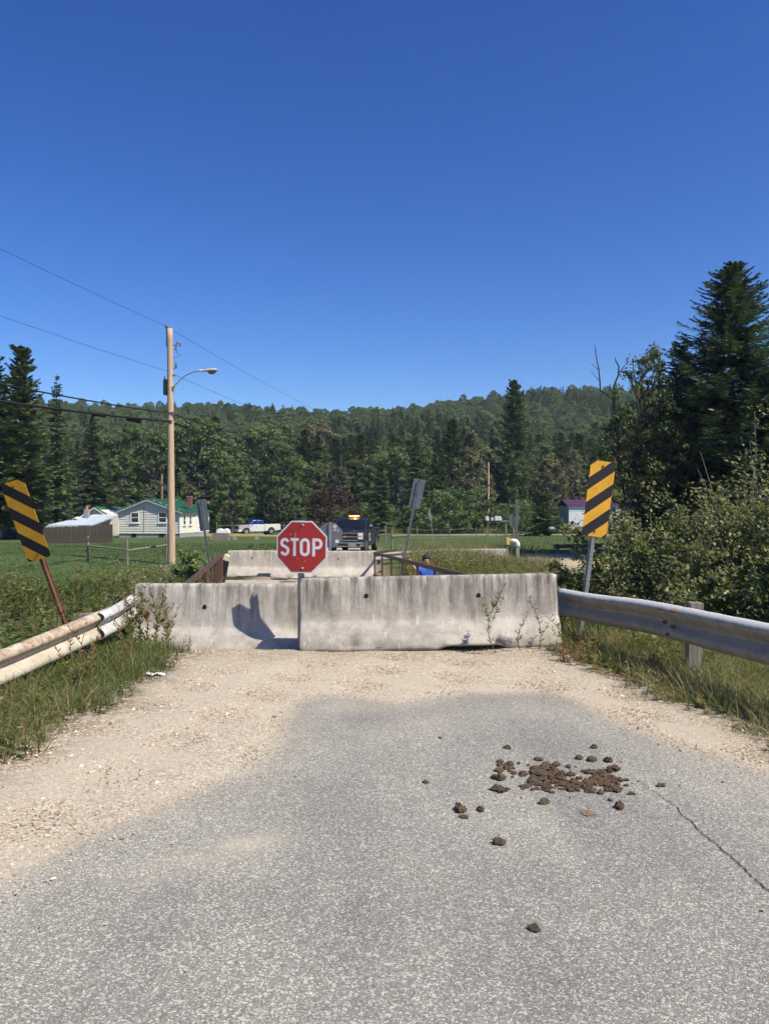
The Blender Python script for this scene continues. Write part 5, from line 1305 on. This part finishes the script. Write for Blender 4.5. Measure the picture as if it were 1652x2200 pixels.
for i in range(2): form(f'bush{i}', broadleaf(74 + i, 4.0, 2.6, 80, 44, .13, .03, spread=.6), M['broad'], M['greybark'])
form('yardspruce', conifer(80, 4.6, 1.9, 26, 11, 9, .22, .05, .8, .08, .34), M['spruce'], M['bark'])
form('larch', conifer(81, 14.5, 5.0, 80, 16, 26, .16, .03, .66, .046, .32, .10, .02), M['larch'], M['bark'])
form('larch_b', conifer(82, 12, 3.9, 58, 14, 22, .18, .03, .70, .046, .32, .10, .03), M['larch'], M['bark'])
form('snagtree', broadleaf(90, 8.6, 2.1, 120, 62, .075, .10, spread=.6), M['ash'], M['bark'])

def tree(name, label, key, px, top, d, cat='tree', group=None, wide=1.0, rz=None, sink=0.0):
    """tree whose tip stands at photograph height 'top' when at distance d"""
    x = (px - 826) / FPX * d; z = float(gz(x, d)) - sink; cr, tr = FORM[key]
    hh = max(v.co.z for v in cr.vertices) if key not in HGT else HGT[key]; HGT[key] = hh
    s = (EYE - (top - 1100) / FPX * d - z) / hh
    t = thing(name, label, cat, (x, d, z), rng.uniform(0, 6.28) if rz is None else rz, group, (s * wide, s * wide, s))
    link_mesh('trunk', tr, t); link_mesh('crown', cr, t); return t
HGT = {}
T = tree
T('pine_tree', 'tall dense pine at the left picture edge above the striped marker', 'pine0', 46, 736, 72, wide=.92)
T('pine_tree', 'broad dark pine cut by the left picture edge', 'pine1', -14, 752, 70, wide=.95)
T('spruce_tree', 'slim spire spruce rising against the sky left of the utility pole', 'spire', 123, 800, 80)
T('spruce_tree', 'gaunt spruce with bare lower branches behind the low shed', 'gaunt', 270, 905, 92)
T('spruce_tree', 'gaunt grey-trunked spruce left of the plank fence', 'gaunt', 138, 890, 86, wide=.9)
T('spruce_tree', 'dense spruce left of the shed, between the spire spruce and the gaunt one', 'spruce1', 200, 885, 96)
T('spruce_tree', 'dark spruce behind the left marker board, below the tall pine', 'spruce0', 75, 905, 84)
T('spruce_tree', 'low spruce behind the left striped marker board', 'spruce2', 18, 950, 80)
T('leafy_tree', 'light green leafy tree just right of the utility pole', 'broad2', 425, 893, 104, wide=1.15)
T('leafy_tree', 'leafy tree directly behind the utility pole', 'broad0', 335, 925, 100)
T('leafy_tree', 'large leafy tree above the white and blue pickup', 'broad3', 598, 945, 104, wide=1.25)
T('leafy_tree', 'leafy tree between the house and the large leafy tree', 'broad1', 505, 1000, 98, wide=1.05)
T('dead_spruce', 'grey-brown dying spruce above the maroon bush', 'deadspruce', 733, 930, 108)
T('dead_spruce', 'reddish-grey dead spruce higher on the slope above the dark pickup', 'deadspruce', 792, 895, 140)
T('maroon_bush', 'round maroon-leaved tree behind the stop sign', 'maroon', 712, 1043, 92, wide=.95)
T('spruce_tree', 'broad dark spruce right behind the dark pickup', 'spruce3', 818, 985, 96, wide=1.15)
T('spruce_tree', 'tall dark spruce behind the right leaning sign back', 'spruce2', 893, 925, 108)
T('leafy_tree', 'pale green leafy tree among the dark spruces above the pickup', 'broad1', 856, 955, 112, wide=.8)
T('spruce_tree', 'dark spruce left of the distant utility pole', 'spruce0', 948, 960, 106)
T('leafy_bush', 'round olive bush right of the right leaning sign back', 'bush0', 945, 1048, 94, wide=1.1)
T('leafy_bush', 'olive bush left of the mailboxes', 'bush1', 1005, 1042, 96, wide=1.0)
T('turning_tree', 'brownish leafy tree behind the distant utility pole', 'autumn0', 1015, 960, 112)
T('pine_tree', 'tall lone pine standing above the ridge, right of centre', 'pine1', 1105, 811, 118, wide=.78)
T('turning_tree', 'brownish leafy tree above the small yard spruce', 'autumn1', 1180, 985, 106, wide=1.1)
T('turning_tree', 'brown leafy tree left of the right marker board', 'autumn0', 1228, 960, 116)
T('yard_spruce', 'small rounded spruce on the lawn right of the mailboxes', 'yardspruce', 1166, 1038, 86)
T('leafy_bush', 'green bush between the mailboxes and the small yard spruce', 'bush0', 1120, 1070, 94, wide=.85)
T('larch_tree', 'big dark conifer towering over the alders at the right edge', 'larch', 1572, 550, 38, wide=1.0)
T('larch_tree', 'dark conifer cut by the right picture edge', 'larch', 1715, 590, 42, wide=1.0)
T('larch_tree', 'lower conifer left of the big dark one', 'larch_b', 1462, 725, 42, wide=.95)
T('larch_tree', 'dark low conifer behind the alders, right of the big dark one', 'larch_b', 1650, 790, 33)
T('leafy_tree', 'slender leafy tree beside the dead snag on the right', 'snagtree', 1385, 738, 38, wide=.85)
T('leafy_tree', 'lower leafy tree under the dead snag', 'snagtree', 1338, 880, 37.5, wide=1.0)
T('leafy_tree', 'leafy tree between the dead snag and the big dark conifer', 'snagtree', 1440, 850, 38, wide=1.1)
# dead snag
M['darkbark'] = simple('dark_bark', (.06, .05, .042), .3, 8, .9, 0, .5)
sx, sy = at(1340, 0, 39)[0], 39.0; sg = thing('dead_snag', 'bare dead snag with two forked limbs against the sky on the right', 'tree', (sx, sy, float(gz(sx, sy))))
def sp(px, py): p = at(px, py, 39.0); return p - np.array([sx, sy, float(gz(sx, sy))])
g = G(); g.tube([(0, 0, -.4), sp(1338, 1100), sp(1330, 980), sp(1322, 900), sp(1318, 860), sp(1319, 835)], [.17, .14, .12, .10, .085, .07], 8); g.obj('trunk', M['darkbark'], sg, True)
for path, r0 in (([sp(1319, 850), sp(1318, 830), sp(1328, 805), sp(1329, 787), sp(1322, 775), sp(1321, 768)], .10), ([sp(1320, 862), sp(1303, 846), sp(1289, 838), sp(1288, 815), sp(1285, 790), sp(1280, 765), sp(1277, 742)], .09), ([sp(1328, 803), sp(1340, 787), sp(1352, 776)], .05),
                 ([sp(1285, 795), sp(1276, 787), sp(1268, 780)], .03), ([sp(1287, 818), sp(1275, 805), sp(1268, 796)], .03), ([sp(1286, 800), sp(1290, 785)], .02), ([sp(1289, 835), sp(1270, 842), sp(1262, 838)], .03)):
    g = G(); g.tube(path, np.linspace(r0 * .62, r0 * .2, len(path)), 6); g.obj('limb', M['darkbark'], sg)

# forest edge: individual trees in a loop, then the wooded hill as one mass
kinds = ['spruce0', 'spruce1', 'broad0', 'spruce2', 'broad1', 'autumn0', 'spruce3', 'broad2', 'spire', 'broad3']
LAB = {'s': ('spruce_tree', 'dark spruce in the row of trees along the forest edge', 'spruces along the forest edge'), 'b': ('leafy_tree', 'green leafy tree in the row along the forest edge', 'leafy trees along the forest edge'), 'a': ('turning_tree', 'brownish leafy tree in the row along the forest edge', 'turning trees along the forest edge')}
q = np.random.default_rng(5); j = 0
PLACE = [(40, 'at the left picture edge'), (110, 'above the left marker board'), (190, 'above the plank fence'), (270, 'above the pale shed roof'), (345, 'above the house gable'), (420, 'right of the tall utility pole'), (490, 'above the house chimney'), (560, 'above the white wrapped bales'), (640, 'above the parked cars'), (720, 'above the stop sign'), (800, 'above the dark pickup'), (870, 'left of the leaning sign back'), (940, 'right of the leaning sign back'), (1020, 'left of the distant pole'), (1080, 'behind the distant pole'), (1150, 'below the lone pine'), (1220, 'above the small yard spruce'), (1300, 'behind the right marker board'), (2000, 'behind the dead snag')]
for row, (d0, t0, t1) in enumerate(((118, 955, 1010), (132, 915, 965), (150, 895, 935))):
    for px in np.arange(-60 + 17 * row, 1420, 42):
        key = kinds[int(q.integers(0, 10))]; nm, lab, grp = LAB[key[0]]
        if 640 < px < 1000 and key[0] == 'b' and q.random() < .6: key = 'spruce3'; nm, lab, grp = LAB['s']
        land = next(w for lim, w in PLACE if px < lim)
        T(nm, ('dark spruce', 'green leafy tree', 'brownish leafy tree')['sba'.index(key[0])] + f' in the {("front", "middle", "back")[row]} forest row, {land}', key, px + q.uniform(-14, 14), q.uniform(t0, t1), d0 + q.uniform(-5, 8), group=grp, wide=q.uniform(.85, 1.15)); j += 1
src = bpy.data.collections.new('forest_forms')
SRC = ['spruce0', 'spruce1', 'spruce2', 'spruce3', 'broad0', 'broad1', 'broad2', 'broad3', 'autumn0', 'bush0', 'pine0', 'bush1']
for i, k in enumerate(SRC):
    o = bpy.data.objects.new(f'form_{i:02d}', FORM[k][0]); src.objects.link(o)
pts, idx, rot, scl = [], [], [], []
y = 122.0
while y < 470:
    step = 3.7 + (y - 120) * .003
    for x in np.arange(-.56 * y - 12, .56 * y + 12, step):
        xx, yy = x + q.normal(0, step * .33), y + q.normal(0, step * .35)
        pts.append((xx, yy, float(gz(xx, yy)) - .3))
        n1 = math.sin(xx * .045 + 1.3) * math.sin(yy * .030 + .4) + q.normal(0, .55)
        k = int(q.integers(0, 4)) if n1 > np.interp(yy, [150, 200, 270], [.0, .45, .95]) else int(q.choice([4, 5, 6, 7, 8, 4, 5, 6, 10 if yy < 190 else 7]))
        hf = (q.uniform(.72, 1.02) if yy < 220 else q.uniform(.62, 1.28)) * np.interp(yy, [130, 220, 400], [1.0, .85, .62])
        idx.append(k); rot.append(q.uniform(0, 6.28)); scl.append(hf)
    y += step * .95
for px in np.arange(-80, 1500, 11):          # low growth at the foot of the trees
    d = 104 + q.uniform(-3, 12); xx = (px - 826) / FPX * d
    pts.append((xx, d, float(gz(xx, d)) - .3)); idx.append(9 if q.random() < .5 else 11); rot.append(q.uniform(0, 6.28)); scl.append(q.uniform(.5, 1.0))
fm = bpy.data.meshes.new('forest_points'); fm.from_pydata(pts, [], [])
for nm, dat, ty in (('kind_index', idx, 'INT'), ('turn', rot, 'FLOAT'), ('size', scl, 'FLOAT')):
    a = fm.attributes.new(nm, ty, 'POINT'); a.data.foreach_set('value', np.array(dat, np.int32 if ty == 'INT' else np.float32))
fo_ = bpy.data.objects.new('hill_forest', fm); COL.objects.link(fo_); tag(fo_, 'mixed green forest covering the hill behind the fields', 'forest', kind='stuff')
ng = bpy.data.node_groups.new('forest_scatter', 'GeometryNodeTree')
ng.interface.new_socket('Geometry', in_out='INPUT', socket_type='NodeSocketGeometry'); ng.interface.new_socket('Geometry', in_out='OUTPUT', socket_type='NodeSocketGeometry')
nn = ng.nodes; gi = nn.new('NodeGroupInput'); go = nn.new('NodeGroupOutput'); mp = nn.new('GeometryNodeMeshToPoints'); ip = nn.new('GeometryNodeInstanceOnPoints'); ci = nn.new('GeometryNodeCollectionInfo')
ci.inputs['Collection'].default_value = src; ci.inputs['Separate Children'].default_value = True; ci.inputs['Reset Children'].default_value = True
def named(n, t):
    a = nn.new('GeometryNodeInputNamedAttribute'); a.data_type = t; a.inputs['Name'].default_value = n; return a.outputs['Attribute']
cx_ = nn.new('ShaderNodeCombineXYZ'); ng.links.new(named('turn', 'FLOAT'), cx_.inputs[2]); e2r = nn.new('FunctionNodeEulerToRotation'); ng.links.new(cx_.outputs[0], e2r.inputs[0])
ng.links.new(gi.outputs[0], mp.inputs['Mesh']); ng.links.new(mp.outputs[0], ip.inputs['Points']); ng.links.new(ci.outputs[0], ip.inputs['Instance'])
ip.inputs['Pick Instance'].default_value = True; ng.links.new(named('kind_index', 'INT'), ip.inputs['Instance Index']); ng.links.new(e2r.outputs[0], ip.inputs['Rotation']); ng.links.new(named('size', 'FLOAT'), ip.inputs['Scale']); ng.links.new(ip.outputs[0], go.inputs[0])
fo_.modifiers.new('scatter', 'NODES').node_group = ng

# ---------------------------------------------------------------- alders on the right
def alder(label, x, y, h, r, nst, nleaf, ls, seed, name='alder_bush', leafm='alder', bark='greybark', lean=0.0, bare=0):
    q = np.random.default_rng(seed); z0 = float(gz(x, y)); t = thing(name, label, 'bush', (x, y, z0))
    sg = G(); g = G(); C, U, W, TT = [], [], [], []
    per = nleaf // nst
    for k in range(nst):
        a = q.uniform(0, 6.28); rr = r * math.sqrt(q.random()); hh = h * q.uniform(.55, 1.05) * (1 - .35 * (rr / r) ** 2)
        b0 = np.array([.25 * r * math.cos(a) * q.random(), .25 * r * math.sin(a) * q.random(), -.2]); tip = np.array([rr * math.cos(a) + lean * hh, rr * math.sin(a), hh])
        s = np.linspace(0, 1, 8)[:, None]; path = b0 + (tip - b0) * s + np.array([.18 * (tip - b0)[0], .18 * (tip - b0)[1], 0]) * -np.sin(s * PI) + q.normal(0, .03, (8, 3)) * s
        sg.tube(path, np.linspace(.024, .005, 8) * (h / 3), 5, cap=False)
        isbare = k < bare
        for b in range(9):
            f = q.uniform(.18, 1.0); i = f * 7; p = path[int(i)] * (1 - i % 1) + path[min(7, int(i) + 1)] * (i % 1)
            d = unit(np.array([q.normal(), q.normal(), .55 + .3 * q.random()])); l = q.uniform(.25, .75) * (1.1 - .5 * f) * h / 3
            tw = np.stack([p, p + d * l * .5 + q.normal(0, .03, 3), p + d * l + np.array([0, 0, -.04])]); sg.tube(tw, [.007, .005, .002], 4, cap=False)
            if isbare: continue
            m = max(2, per // 9); u = q.random(m)[:, None]; c = tw[0] * (1 - u) + tw[2] * u + q.normal(0, .075, (m, 3)) * h / 3
            nrm = unit(q.normal(0, .55, (m, 3)) + np.array([.15, -.35, .85])); uu = unit(np.cross(nrm, q.normal(0, 1, (m, 3)))); s_ = ls * q.uniform(.55, 1.3, (m, 1))
            C.append(c); U.append(uu * s_); W.append(np.cross(nrm, uu) * s_ * .66); TT.append(np.clip(q.normal(.53, .10) + q.normal(0, .17, m), 0, 1))
    C, U, W, TT = map(np.concatenate, (C, U, W, TT)); g.leaves(C, U, W, 0, TT)
    sg.obj('stems', M[bark], t, True); g.obj('foliage', M[leafm], t); return t
alder('dense alder bush behind the right marker post', 3.95, 12.0, 2.5, 1.3, 30, 13000, .033, 101)
alder('tall alder bush at the right edge above the guard rail', 5.6, 11.6, 3.6, 1.5, 36, 17000, .033, 102, bare=5)
alder('wide alder bush between the marker post and the right edge', 4.7, 12.8, 3.2, 1.5, 34, 16000, .033, 103, bare=6)
alder('low alder bush right behind the right guard rail', 4.15, 9.9, 1.65, 1.1, 22, 8000, .036, 104)
alder('alder bush at the right picture edge close to the guard rail', 5.0, 8.9, 1.75, 1.15, 24, 8500, .036, 105)
alder('tallest alder, sticking up with pale twigs near the right edge', 6.4, 13.6, 4.7, 1.2, 20, 8500, .038, 106, bare=4)
alder('alder bush with bare grey stems right of the striped marker', 4.9, 14.6, 3.4, 1.2, 24, 8000, .036, 107, bare=9)
alder('low leafy bush just right of the near barrier end', 2.95, 12.3, 1.45, 1.0, 20, 6500, .040, 108)
alder('far alder bush at the end of the right railing', 3.4, 15.6, 1.9, 1.4, 20, 6000, .045, 109)
alder('leafy bush at the right edge, lower than the tall alder', 7.0, 11.4, 3.3, 1.5, 30, 13000, .034, 110)
alder('bright green bush low at the right picture edge', 5.9, 9.6, 1.35, .9, 18, 6000, .040, 111, leafm='broad')
# bushes on the left bank and by the bridge
alder('slim leafy sapling before the plank fence on the left', at(172, 0, 15)[0], 15.0, 1.75, .42, 9, 2200, .040, 120, 'sapling', 'broad')
alder('bush at the left bridge end, beside the grey sign back', at(408, 0, 24)[0], 24.5, 1.6, .9, 14, 3500, .055, 121, 'leafy_bush', 'broad')
alder('small bush at the left picture edge under the striped marker', at(-10, 0, 14)[0], 14.5, 1.55, .8, 12, 3000, .045, 122, 'leafy_bush', 'broad')
alder('low bush between the sapling and the left barrier', at(228, 0, 16)[0], 16.5, 1.25, .8, 12, 3000, .045, 123, 'leafy_bush', 'broad')
alder('bush in the yard just left of the stop sign', at(575, 0, 40)[0], 36.0, .95, 1.1, 14, 2500, .07, 124, 'leafy_bush', 'broad')
alder('bush at the left bank behind the tilted marker post', at(90, 0, 12)[0], 12.5, 1.0, .9, 14, 3600, .040, 125, 'leafy_bush', 'weed')

# ---------------------------------------------------------------- weeds, meadow and verge grass
def plants(name, label, P, hmin, hmax, leaf, per, mat, stem='stem', seed=1, tintm=.45, tints=.2, cat='weeds', spread=.22):
    q = np.random.default_rng(seed); g = G(); n = len(P); sm = G()
    fld = np.sin(P[:, 0] * 1.9 + 1) * np.sin(P[:, 1] * 1.3) + .6 * np.sin(P[:, 0] * .8 - P[:, 1] * 1.1 + 2); h = (hmin + (hmax - hmin) * q.random(n) ** 1.3) * np.clip(.85 + .38 * fld, .35, 1.5); lean = q.normal(0, .14, (n, 2)) * h[:, None]
    base = np.stack([P[:, 0], P[:, 1], gz(P[:, 0], P[:, 1]) - .03], 1); tip = base + np.stack([lean[:, 0], lean[:, 1], h], 1)
    wv = np.tile(np.array([[.004, 0, 0]]), (n, 1)) * (1 + h[:, None])
    g.add(np.stack([base - wv, base + wv, tip + wv * .3, tip - wv * .3], 1).reshape(-1, 3), np.arange(n * 4).reshape(n, 4), 1)
    f = q.uniform(.12, 1, (n, per, 1)); c = base[:, None] + (tip - base)[:, None] * f
    a = q.uniform(0, 6.28, (n, per)); dirv = np.stack([np.cos(a), np.sin(a), q.normal(.15, .25, (n, per))], -1); dirv = unit(dirv)
    l = leaf * q.uniform(.5, 1.3, (n, per, 1)) * (1.25 - .7 * f) * (.6 + .4 * h[:, None, None] / hmax)
    u = dirv * l; c = c + u * .9 + dirv * spread * leaf * q.random((n, per, 1)); w = unit(np.cross(dirv, np.array([0, 0, 1.]) + q.normal(0, .4, dirv.shape))) * l * .34
    tt = np.clip(np.repeat(q.normal(tintm, tints, (n, 1)) + .12 * fld[:, None] + .10 * np.sin(P[:, :1] * 3.7 + P[:, 1:] * 2.9), per, 1) + q.normal(0, .12, (n, per)), 0, 1)
    g.leaves(c.reshape(-1, 3), u.reshape(-1, 3), w.reshape(-1, 3), 0, tt.ravel())
    o = g.obj(name, [M[mat], M[stem]]); tag(o, label, cat, kind='stuff'); return o
def area(n, x0, x1, y0, y1, ok=lambda x, y: np.ones(len(x), bool), seed=3):
    q = np.random.default_rng(seed); out = []
    while sum(map(len, out)) < n:
        x = q.uniform(x0, x1, n); y = q.uniform(y0, y1, n); k = ok(x, y); out.append(np.stack([x[k], y[k]], 1))
    return np.concatenate(out)[:n]
infan = lambda x, y: np.abs(x) < .60 * y + 1
plants('verge_weeds', 'low leafy weeds in the grass of the left verge', area(900, -4.2, -2.05, 3.8, 9.5, lambda x, y: infan(x, y) & (x < VL(y) + .02), 15), .06, .30, .032, 14, 'weed', 'redstem', seed=25, tintm=.45, tints=.24)
plants('verge_weeds', 'low dry weeds in the grass of the right verge', area(1100, 1.75, 4.3, 4.6, 9.4, lambda x, y: infan(x, y) & (x > VR(y) - .08), 16), .05, .24, .030, 14, 'weed', 'redstem', seed=26, tintm=.58, tints=.26)
plants('aster_patch', 'patch of pale flowering weeds left of the utility pole foot', area(130, at(255, 0, 22)[0], at(345, 0, 22)[0], 20, 25, infan, 17), .5, 1.0, .06, 26, 'pale', seed=27, tintm=.6, tints=.25)
plants('bank_weeds', 'tangle of goldenrod and tall weeds on the left bank', area(2400, -12, -3.25, 7.5, 24, lambda x, y: infan(x, y) & (x < -3.25 - .0 * y - .12 * np.clip(y - 10, 0, 14)), 11), .35, .95, .075, 28, 'weed', seed=21, tintm=.42)
plants('creek_weeds', 'tall weeds and dry grass on the creek bank right of the bridge', area(1300, .6, 8.0, 17.5, 30, lambda x, y: infan(x, y) & (x < 5.8 - .09 * (y - 17)) & (x > -.1 + (24 - y) * .15 + .5) & (np.hypot(x - pp[0], (y - 19.0) * .5) > .55), 12), .35, .8, .08, 24, 'weed', seed=22, tintm=.54)
plants('bridge_end_weeds', 'weeds along the far left bridge end below the sign back', area(420, -10.5, -5.1, 23, 33, infan, 13), .3, .8, .08, 22, 'weed', seed=23, tintm=.42)
plants('right_bank_weeds', 'weeds behind the right guard rail under the alders', area(900, 2.75, 8, 7.4, 16, lambda x, y: infan(x, y) & (x > 3.15 - (y - 6.3) * .30) & (x > 2.2), 14), .2, .6, .06, 22, 'weed', seed=24, tintm=.33)
def grass(name, label, P, hmin, hmax, w, tm, ts, mat='grass', seed=1, lean=.35, cat='grass'):
    q = np.random.default_rng(seed); n = len(P); h = q.uniform(hmin, hmax, n) * q.uniform(.6, 1, n)
    base = np.stack([P[:, 0], P[:, 1], gz(P[:, 0], P[:, 1]) - .02], 1); ln = np.concatenate([q.normal(0, lean, (n, 2)) * h[:, None], np.zeros((n, 1))], 1)
    clump = .13 * np.sin(P[:, 0] * 4.1) * np.sin(P[:, 1] * 3.3) + .10 * np.sin(P[:, 0] * 1.1 + P[:, 1] * .9)
    g = G(); g.blades(base, h, ln, np.full(n, w) * q.uniform(.6, 1.4, n), 0, np.clip(q.normal(tm, ts, n) + clump, 0, 1)); o = g.obj(name, M[mat]); tag(o, label, cat, kind='stuff'); return o
def fade(x, d, w): return rng.random(len(x)) < np.clip(d / w, 0, 1)
grass('verge_grass', 'long grass on the left verge before the cream guard rail', area(26000, -4.3, -2.0, 3.6, 9.6, lambda x, y: infan(x, y) & fade(x, VL(y) - x + .03, .28), 31), .05, .30, .007, .46, .23, seed=41, lean=.75)
grass('verge_grass', 'dry and green grass on the right verge before the grey guard rail', area(26000, 1.9, 4.4, 4.6, 9.4, lambda x, y: infan(x, y) & fade(x, x - VR(y) + .03, .32), 32), .06, .32, .007, .66, .24, seed=42, lean=.75)
grass('bank_grass', 'grass among the weeds on the left bank', area(22000, -13, -3.0, 9, 26, lambda x, y: infan(x, y) & (x < -3.0 - .12 * np.clip(y - 10, 0, 14)), 33), .2, .6, .014, .42, .2, seed=43)
grass('bank_grass', 'grass behind the right guard rail and along the creek', area(22000, 1.0, 10, 9.6, 30, lambda x, y: infan(x, y) & ((y < 20) | (x < 5.6 - .09 * (y - 17))) & (x > 1.9 - .14 * (y - 9.6)) & (np.hypot(x - pp[0], (y - 19.0) * .5) > .5), 34), .2, .6, .014, .55, .2, seed=44)
grass('meadow_grass', 'pale tall meadow grass beyond the bridge on the right', area(26000, .2, 15, 27, 58, lambda x, y: infan(x, y) & (np.exp(-((x - 11) / 5.5) ** 4) * np.exp(-((y - 37.5 - .1 * (x - 11)) / 4.6) ** 4) < .35) & (x < .235 * y - .5) & ~((np.abs(x + 2) < 3.0)) & (y < 42), 35), .3, .95, .022, .74, .16, seed=45)
grass('field_grass', 'short green grass of the field left of the utility pole', area(30000, -32, -4.5, 25, 60, lambda x, y: infan(x, y) & (x < -5.2), 36), .05, .14, .03, .4, .2, 'lawn', seed=46)
grass('lawn_grass', 'mown green lawn before the pale mobile home', area(16000, 7, 32, 44, 95, lambda x, y: infan(x, y) & (x > .16 * y), 37), .04, .10, .04, .45, .2, 'lawn', seed=47)
grass('fence_line_grass', 'tall dry grass along the far fences', area(9000, -12, 16, 95, 106, lambda x, y: infan(x, y), 38), .3, .9, .05, .6, .15, seed=48)

# single weeds standing before the barriers
def stalk(label, px, d, h, seed, kind='weed', nl=60, br=3, ls=.030, lean=0.0, name='weed_stalk', red=True, z=None):
    q = np.random.default_rng(seed); x = (px - 826) / FPX * d; t = thing(name, label, 'weed', (x, d, float(gz(x, d)) if z is None else z), 0, 'weed stalks by the barriers')
    sg = G(); g = G(); s = np.linspace(0, 1, 9)[:, None]; tip = np.array([lean * h + q.normal(0, .03), q.normal(0, .03), h])
    main = tip * s + np.array([.05, .02, 0]) * np.sin(s * PI * 1.3) * q.normal(0, 1); paths = [(main, .0055)]
    for k in range(br):
        f = q.uniform(.2, .65); p = main[int(f * 8)]; d_ = np.array([q.choice([-1, 1]) * q.uniform(.3, .6), q.normal(0, .25), q.uniform(.6, 1)]); l = h * q.uniform(.25, .5)
        paths.append((p + d_ * l * s + np.array([0, 0, .05]) * s ** 2, .0035))
    C, U, W, TT = [], [], [], []
    for P, r in paths:
        sg.tube(P, np.linspace(r, r * .35, 9), 5); m = int(nl * (1 if r > .004 else .5)); f = q.uniform(.15, 1, m); i = np.clip((f * 8).astype(int), 0, 7); fr = (f * 8 - i)[:, None]
        c = P[i] * (1 - fr) + P[i + 1] * fr; a = q.uniform(0, 6.28, m); dv = unit(np.stack([np.cos(a), np.sin(a), q.uniform(.3, 1.2, m)], 1)); l = (ls * q.uniform(.6, 1.3, m) * (1.2 - .5 * f))[:, None]
        C.append(c + dv * l); U.append(dv * l); W.append(unit(np.cross(dv, q.normal(0, 1, (m, 3)))) * l * .24)
        TT.append(np.clip(np.where(q.random(m) < (.22 if red else .05), q.uniform(.85, 1, m), q.normal(.45, .18, m)), 0, 1))
    sg.obj('stem', M['redstem'], t); C, U, W, TT = map(np.concatenate, (C, U, W, TT)); g.leaves(C, U, W, 0, TT); g.obj('leaves', M['weed'], t); return t
stalk('tall branching weed with reddish leaves before the dark stained barrier', 1066, 8.72, .78, 201, nl=60, br=3, lean=-.06)
stalk('thin upright weed before the stained barrier, second from its right end', 1118, 8.75, .46, 202, nl=34, br=0)
stalk('thin weed nearest the right end of the stained barrier', 1158, 8.75, .60, 203, nl=40, br=1, lean=-.1)
stalk('short yellow-green weed at the right barrier end', 1195, 8.7, .42, 204, nl=34, br=1, lean=-.2)
ORD = ['first', 'second', 'third', 'fourth', 'fifth', 'sixth', 'seventh', 'eighth']
WLP = [298, 312, 322, 330, 306, 290, 340]
for k, (px, d, hh, l) in enumerate(((298, 9.25, .88, -.02), (312, 9.2, .98, .03), (322, 9.15, .85, .08), (330, 9.25, 1.0, .16), (306, 9.1, .70, -.05), (290, 9.0, .55, -.1), (340, 9.2, .72, .12))): stalk(f'tall leafy weed, {ORD[sorted(WLP).index(px)]} from the left in the clump before the left barrier end', px, d, hh, 210 + k, nl=80, br=2, ls=.034, lean=l)
stalk('single weed standing apart at the right of the left clump', 358, 9.1, .52, 220, nl=44, br=1)
GWP = [180, 195, 205, 120, 150, 240, 255, 270]
for k, (px, py, hh) in enumerate(((180, 1455, .52), (195, 1490, .46), (205, 1470, .60), (120, 1480, .40), (150, 1500, .50), (240, 1440, .55), (255, 1450, .40), (270, 1430, .62))):
    x, d = gp(px, py); stalk(f'weed stalk in the left verge grass, {ORD[sorted(GWP).index(px)]} from the left before the cream guard rail', px, d, hh, 230 + k, nl=46, br=1, ls=.028)
# plantain and broad leaved rosettes on the right verge
for k, (px, py) in enumerate(((1290, 1432), (1312, 1440), (1500, 1520), (1530, 1515), (1560, 1535))):
    x, d = gp(px, py); t = thing('plantain', ['broad green plantain nearest the right barrier end', 'broad green plantain just right of the first one', 'plantain left of three at the sandy right verge', 'plantain in the middle of three at the sandy right verge', 'plantain right of three at the sandy right verge'][k], 'weed', (x, d, float(gz(x, d)) + .02), 0, 'plantains on the right verge')
    q = np.random.default_rng(300 + k); g = G()
    for a in q.uniform(0, 6.28, 9):
        L = q.uniform(.09, .16); s = np.linspace(0, 1, 6); w = .018 * np.sin(s * PI * .92 + .12); z = L * (.55 * s - .35 * s ** 2); P = np.zeros((6, 3, 3)); dv = np.array([math.cos(a), math.sin(a)]); sv = np.array([-dv[1], dv[0]])
        for jj, sgn in enumerate((-1, 0, 1)): P[:, jj, :2] = dv * (s * L)[:, None] + sv * (w * sgn)[:, None]; P[:, jj, 2] = z + .006 * abs(sgn)
        g.grid(P, 0, np.full(18, q.uniform(.25, .55)))
    g.obj('leaf_rosette', M['weed'], t)

# ---------------------------------------------------------------- thin summer haze over the valley
hm = bpy.data.materials.new('valley_air'); hm.use_nodes = True; ht = hm.node_tree; ht.nodes.clear()
ho = ht.nodes.new('ShaderNodeOutputMaterial'); hv = ht.nodes.new('ShaderNodeVolumePrincipled')
hv.inputs['Color'].default_value = (.80, .88, 1.0, 1); hv.inputs['Density'].default_value = .00026; hv.inputs['Anisotropy'].default_value = .2
ht.links.new(hv.outputs[0], ho.inputs['Volume'])
g = G(); g.box((0, 1120, 46), (3700, 3500, 102)); hz_o = g.obj('haze', hm); tag(hz_o, 'thin bluish haze over the fields and the wooded hill', 'haze', kind='stuff')
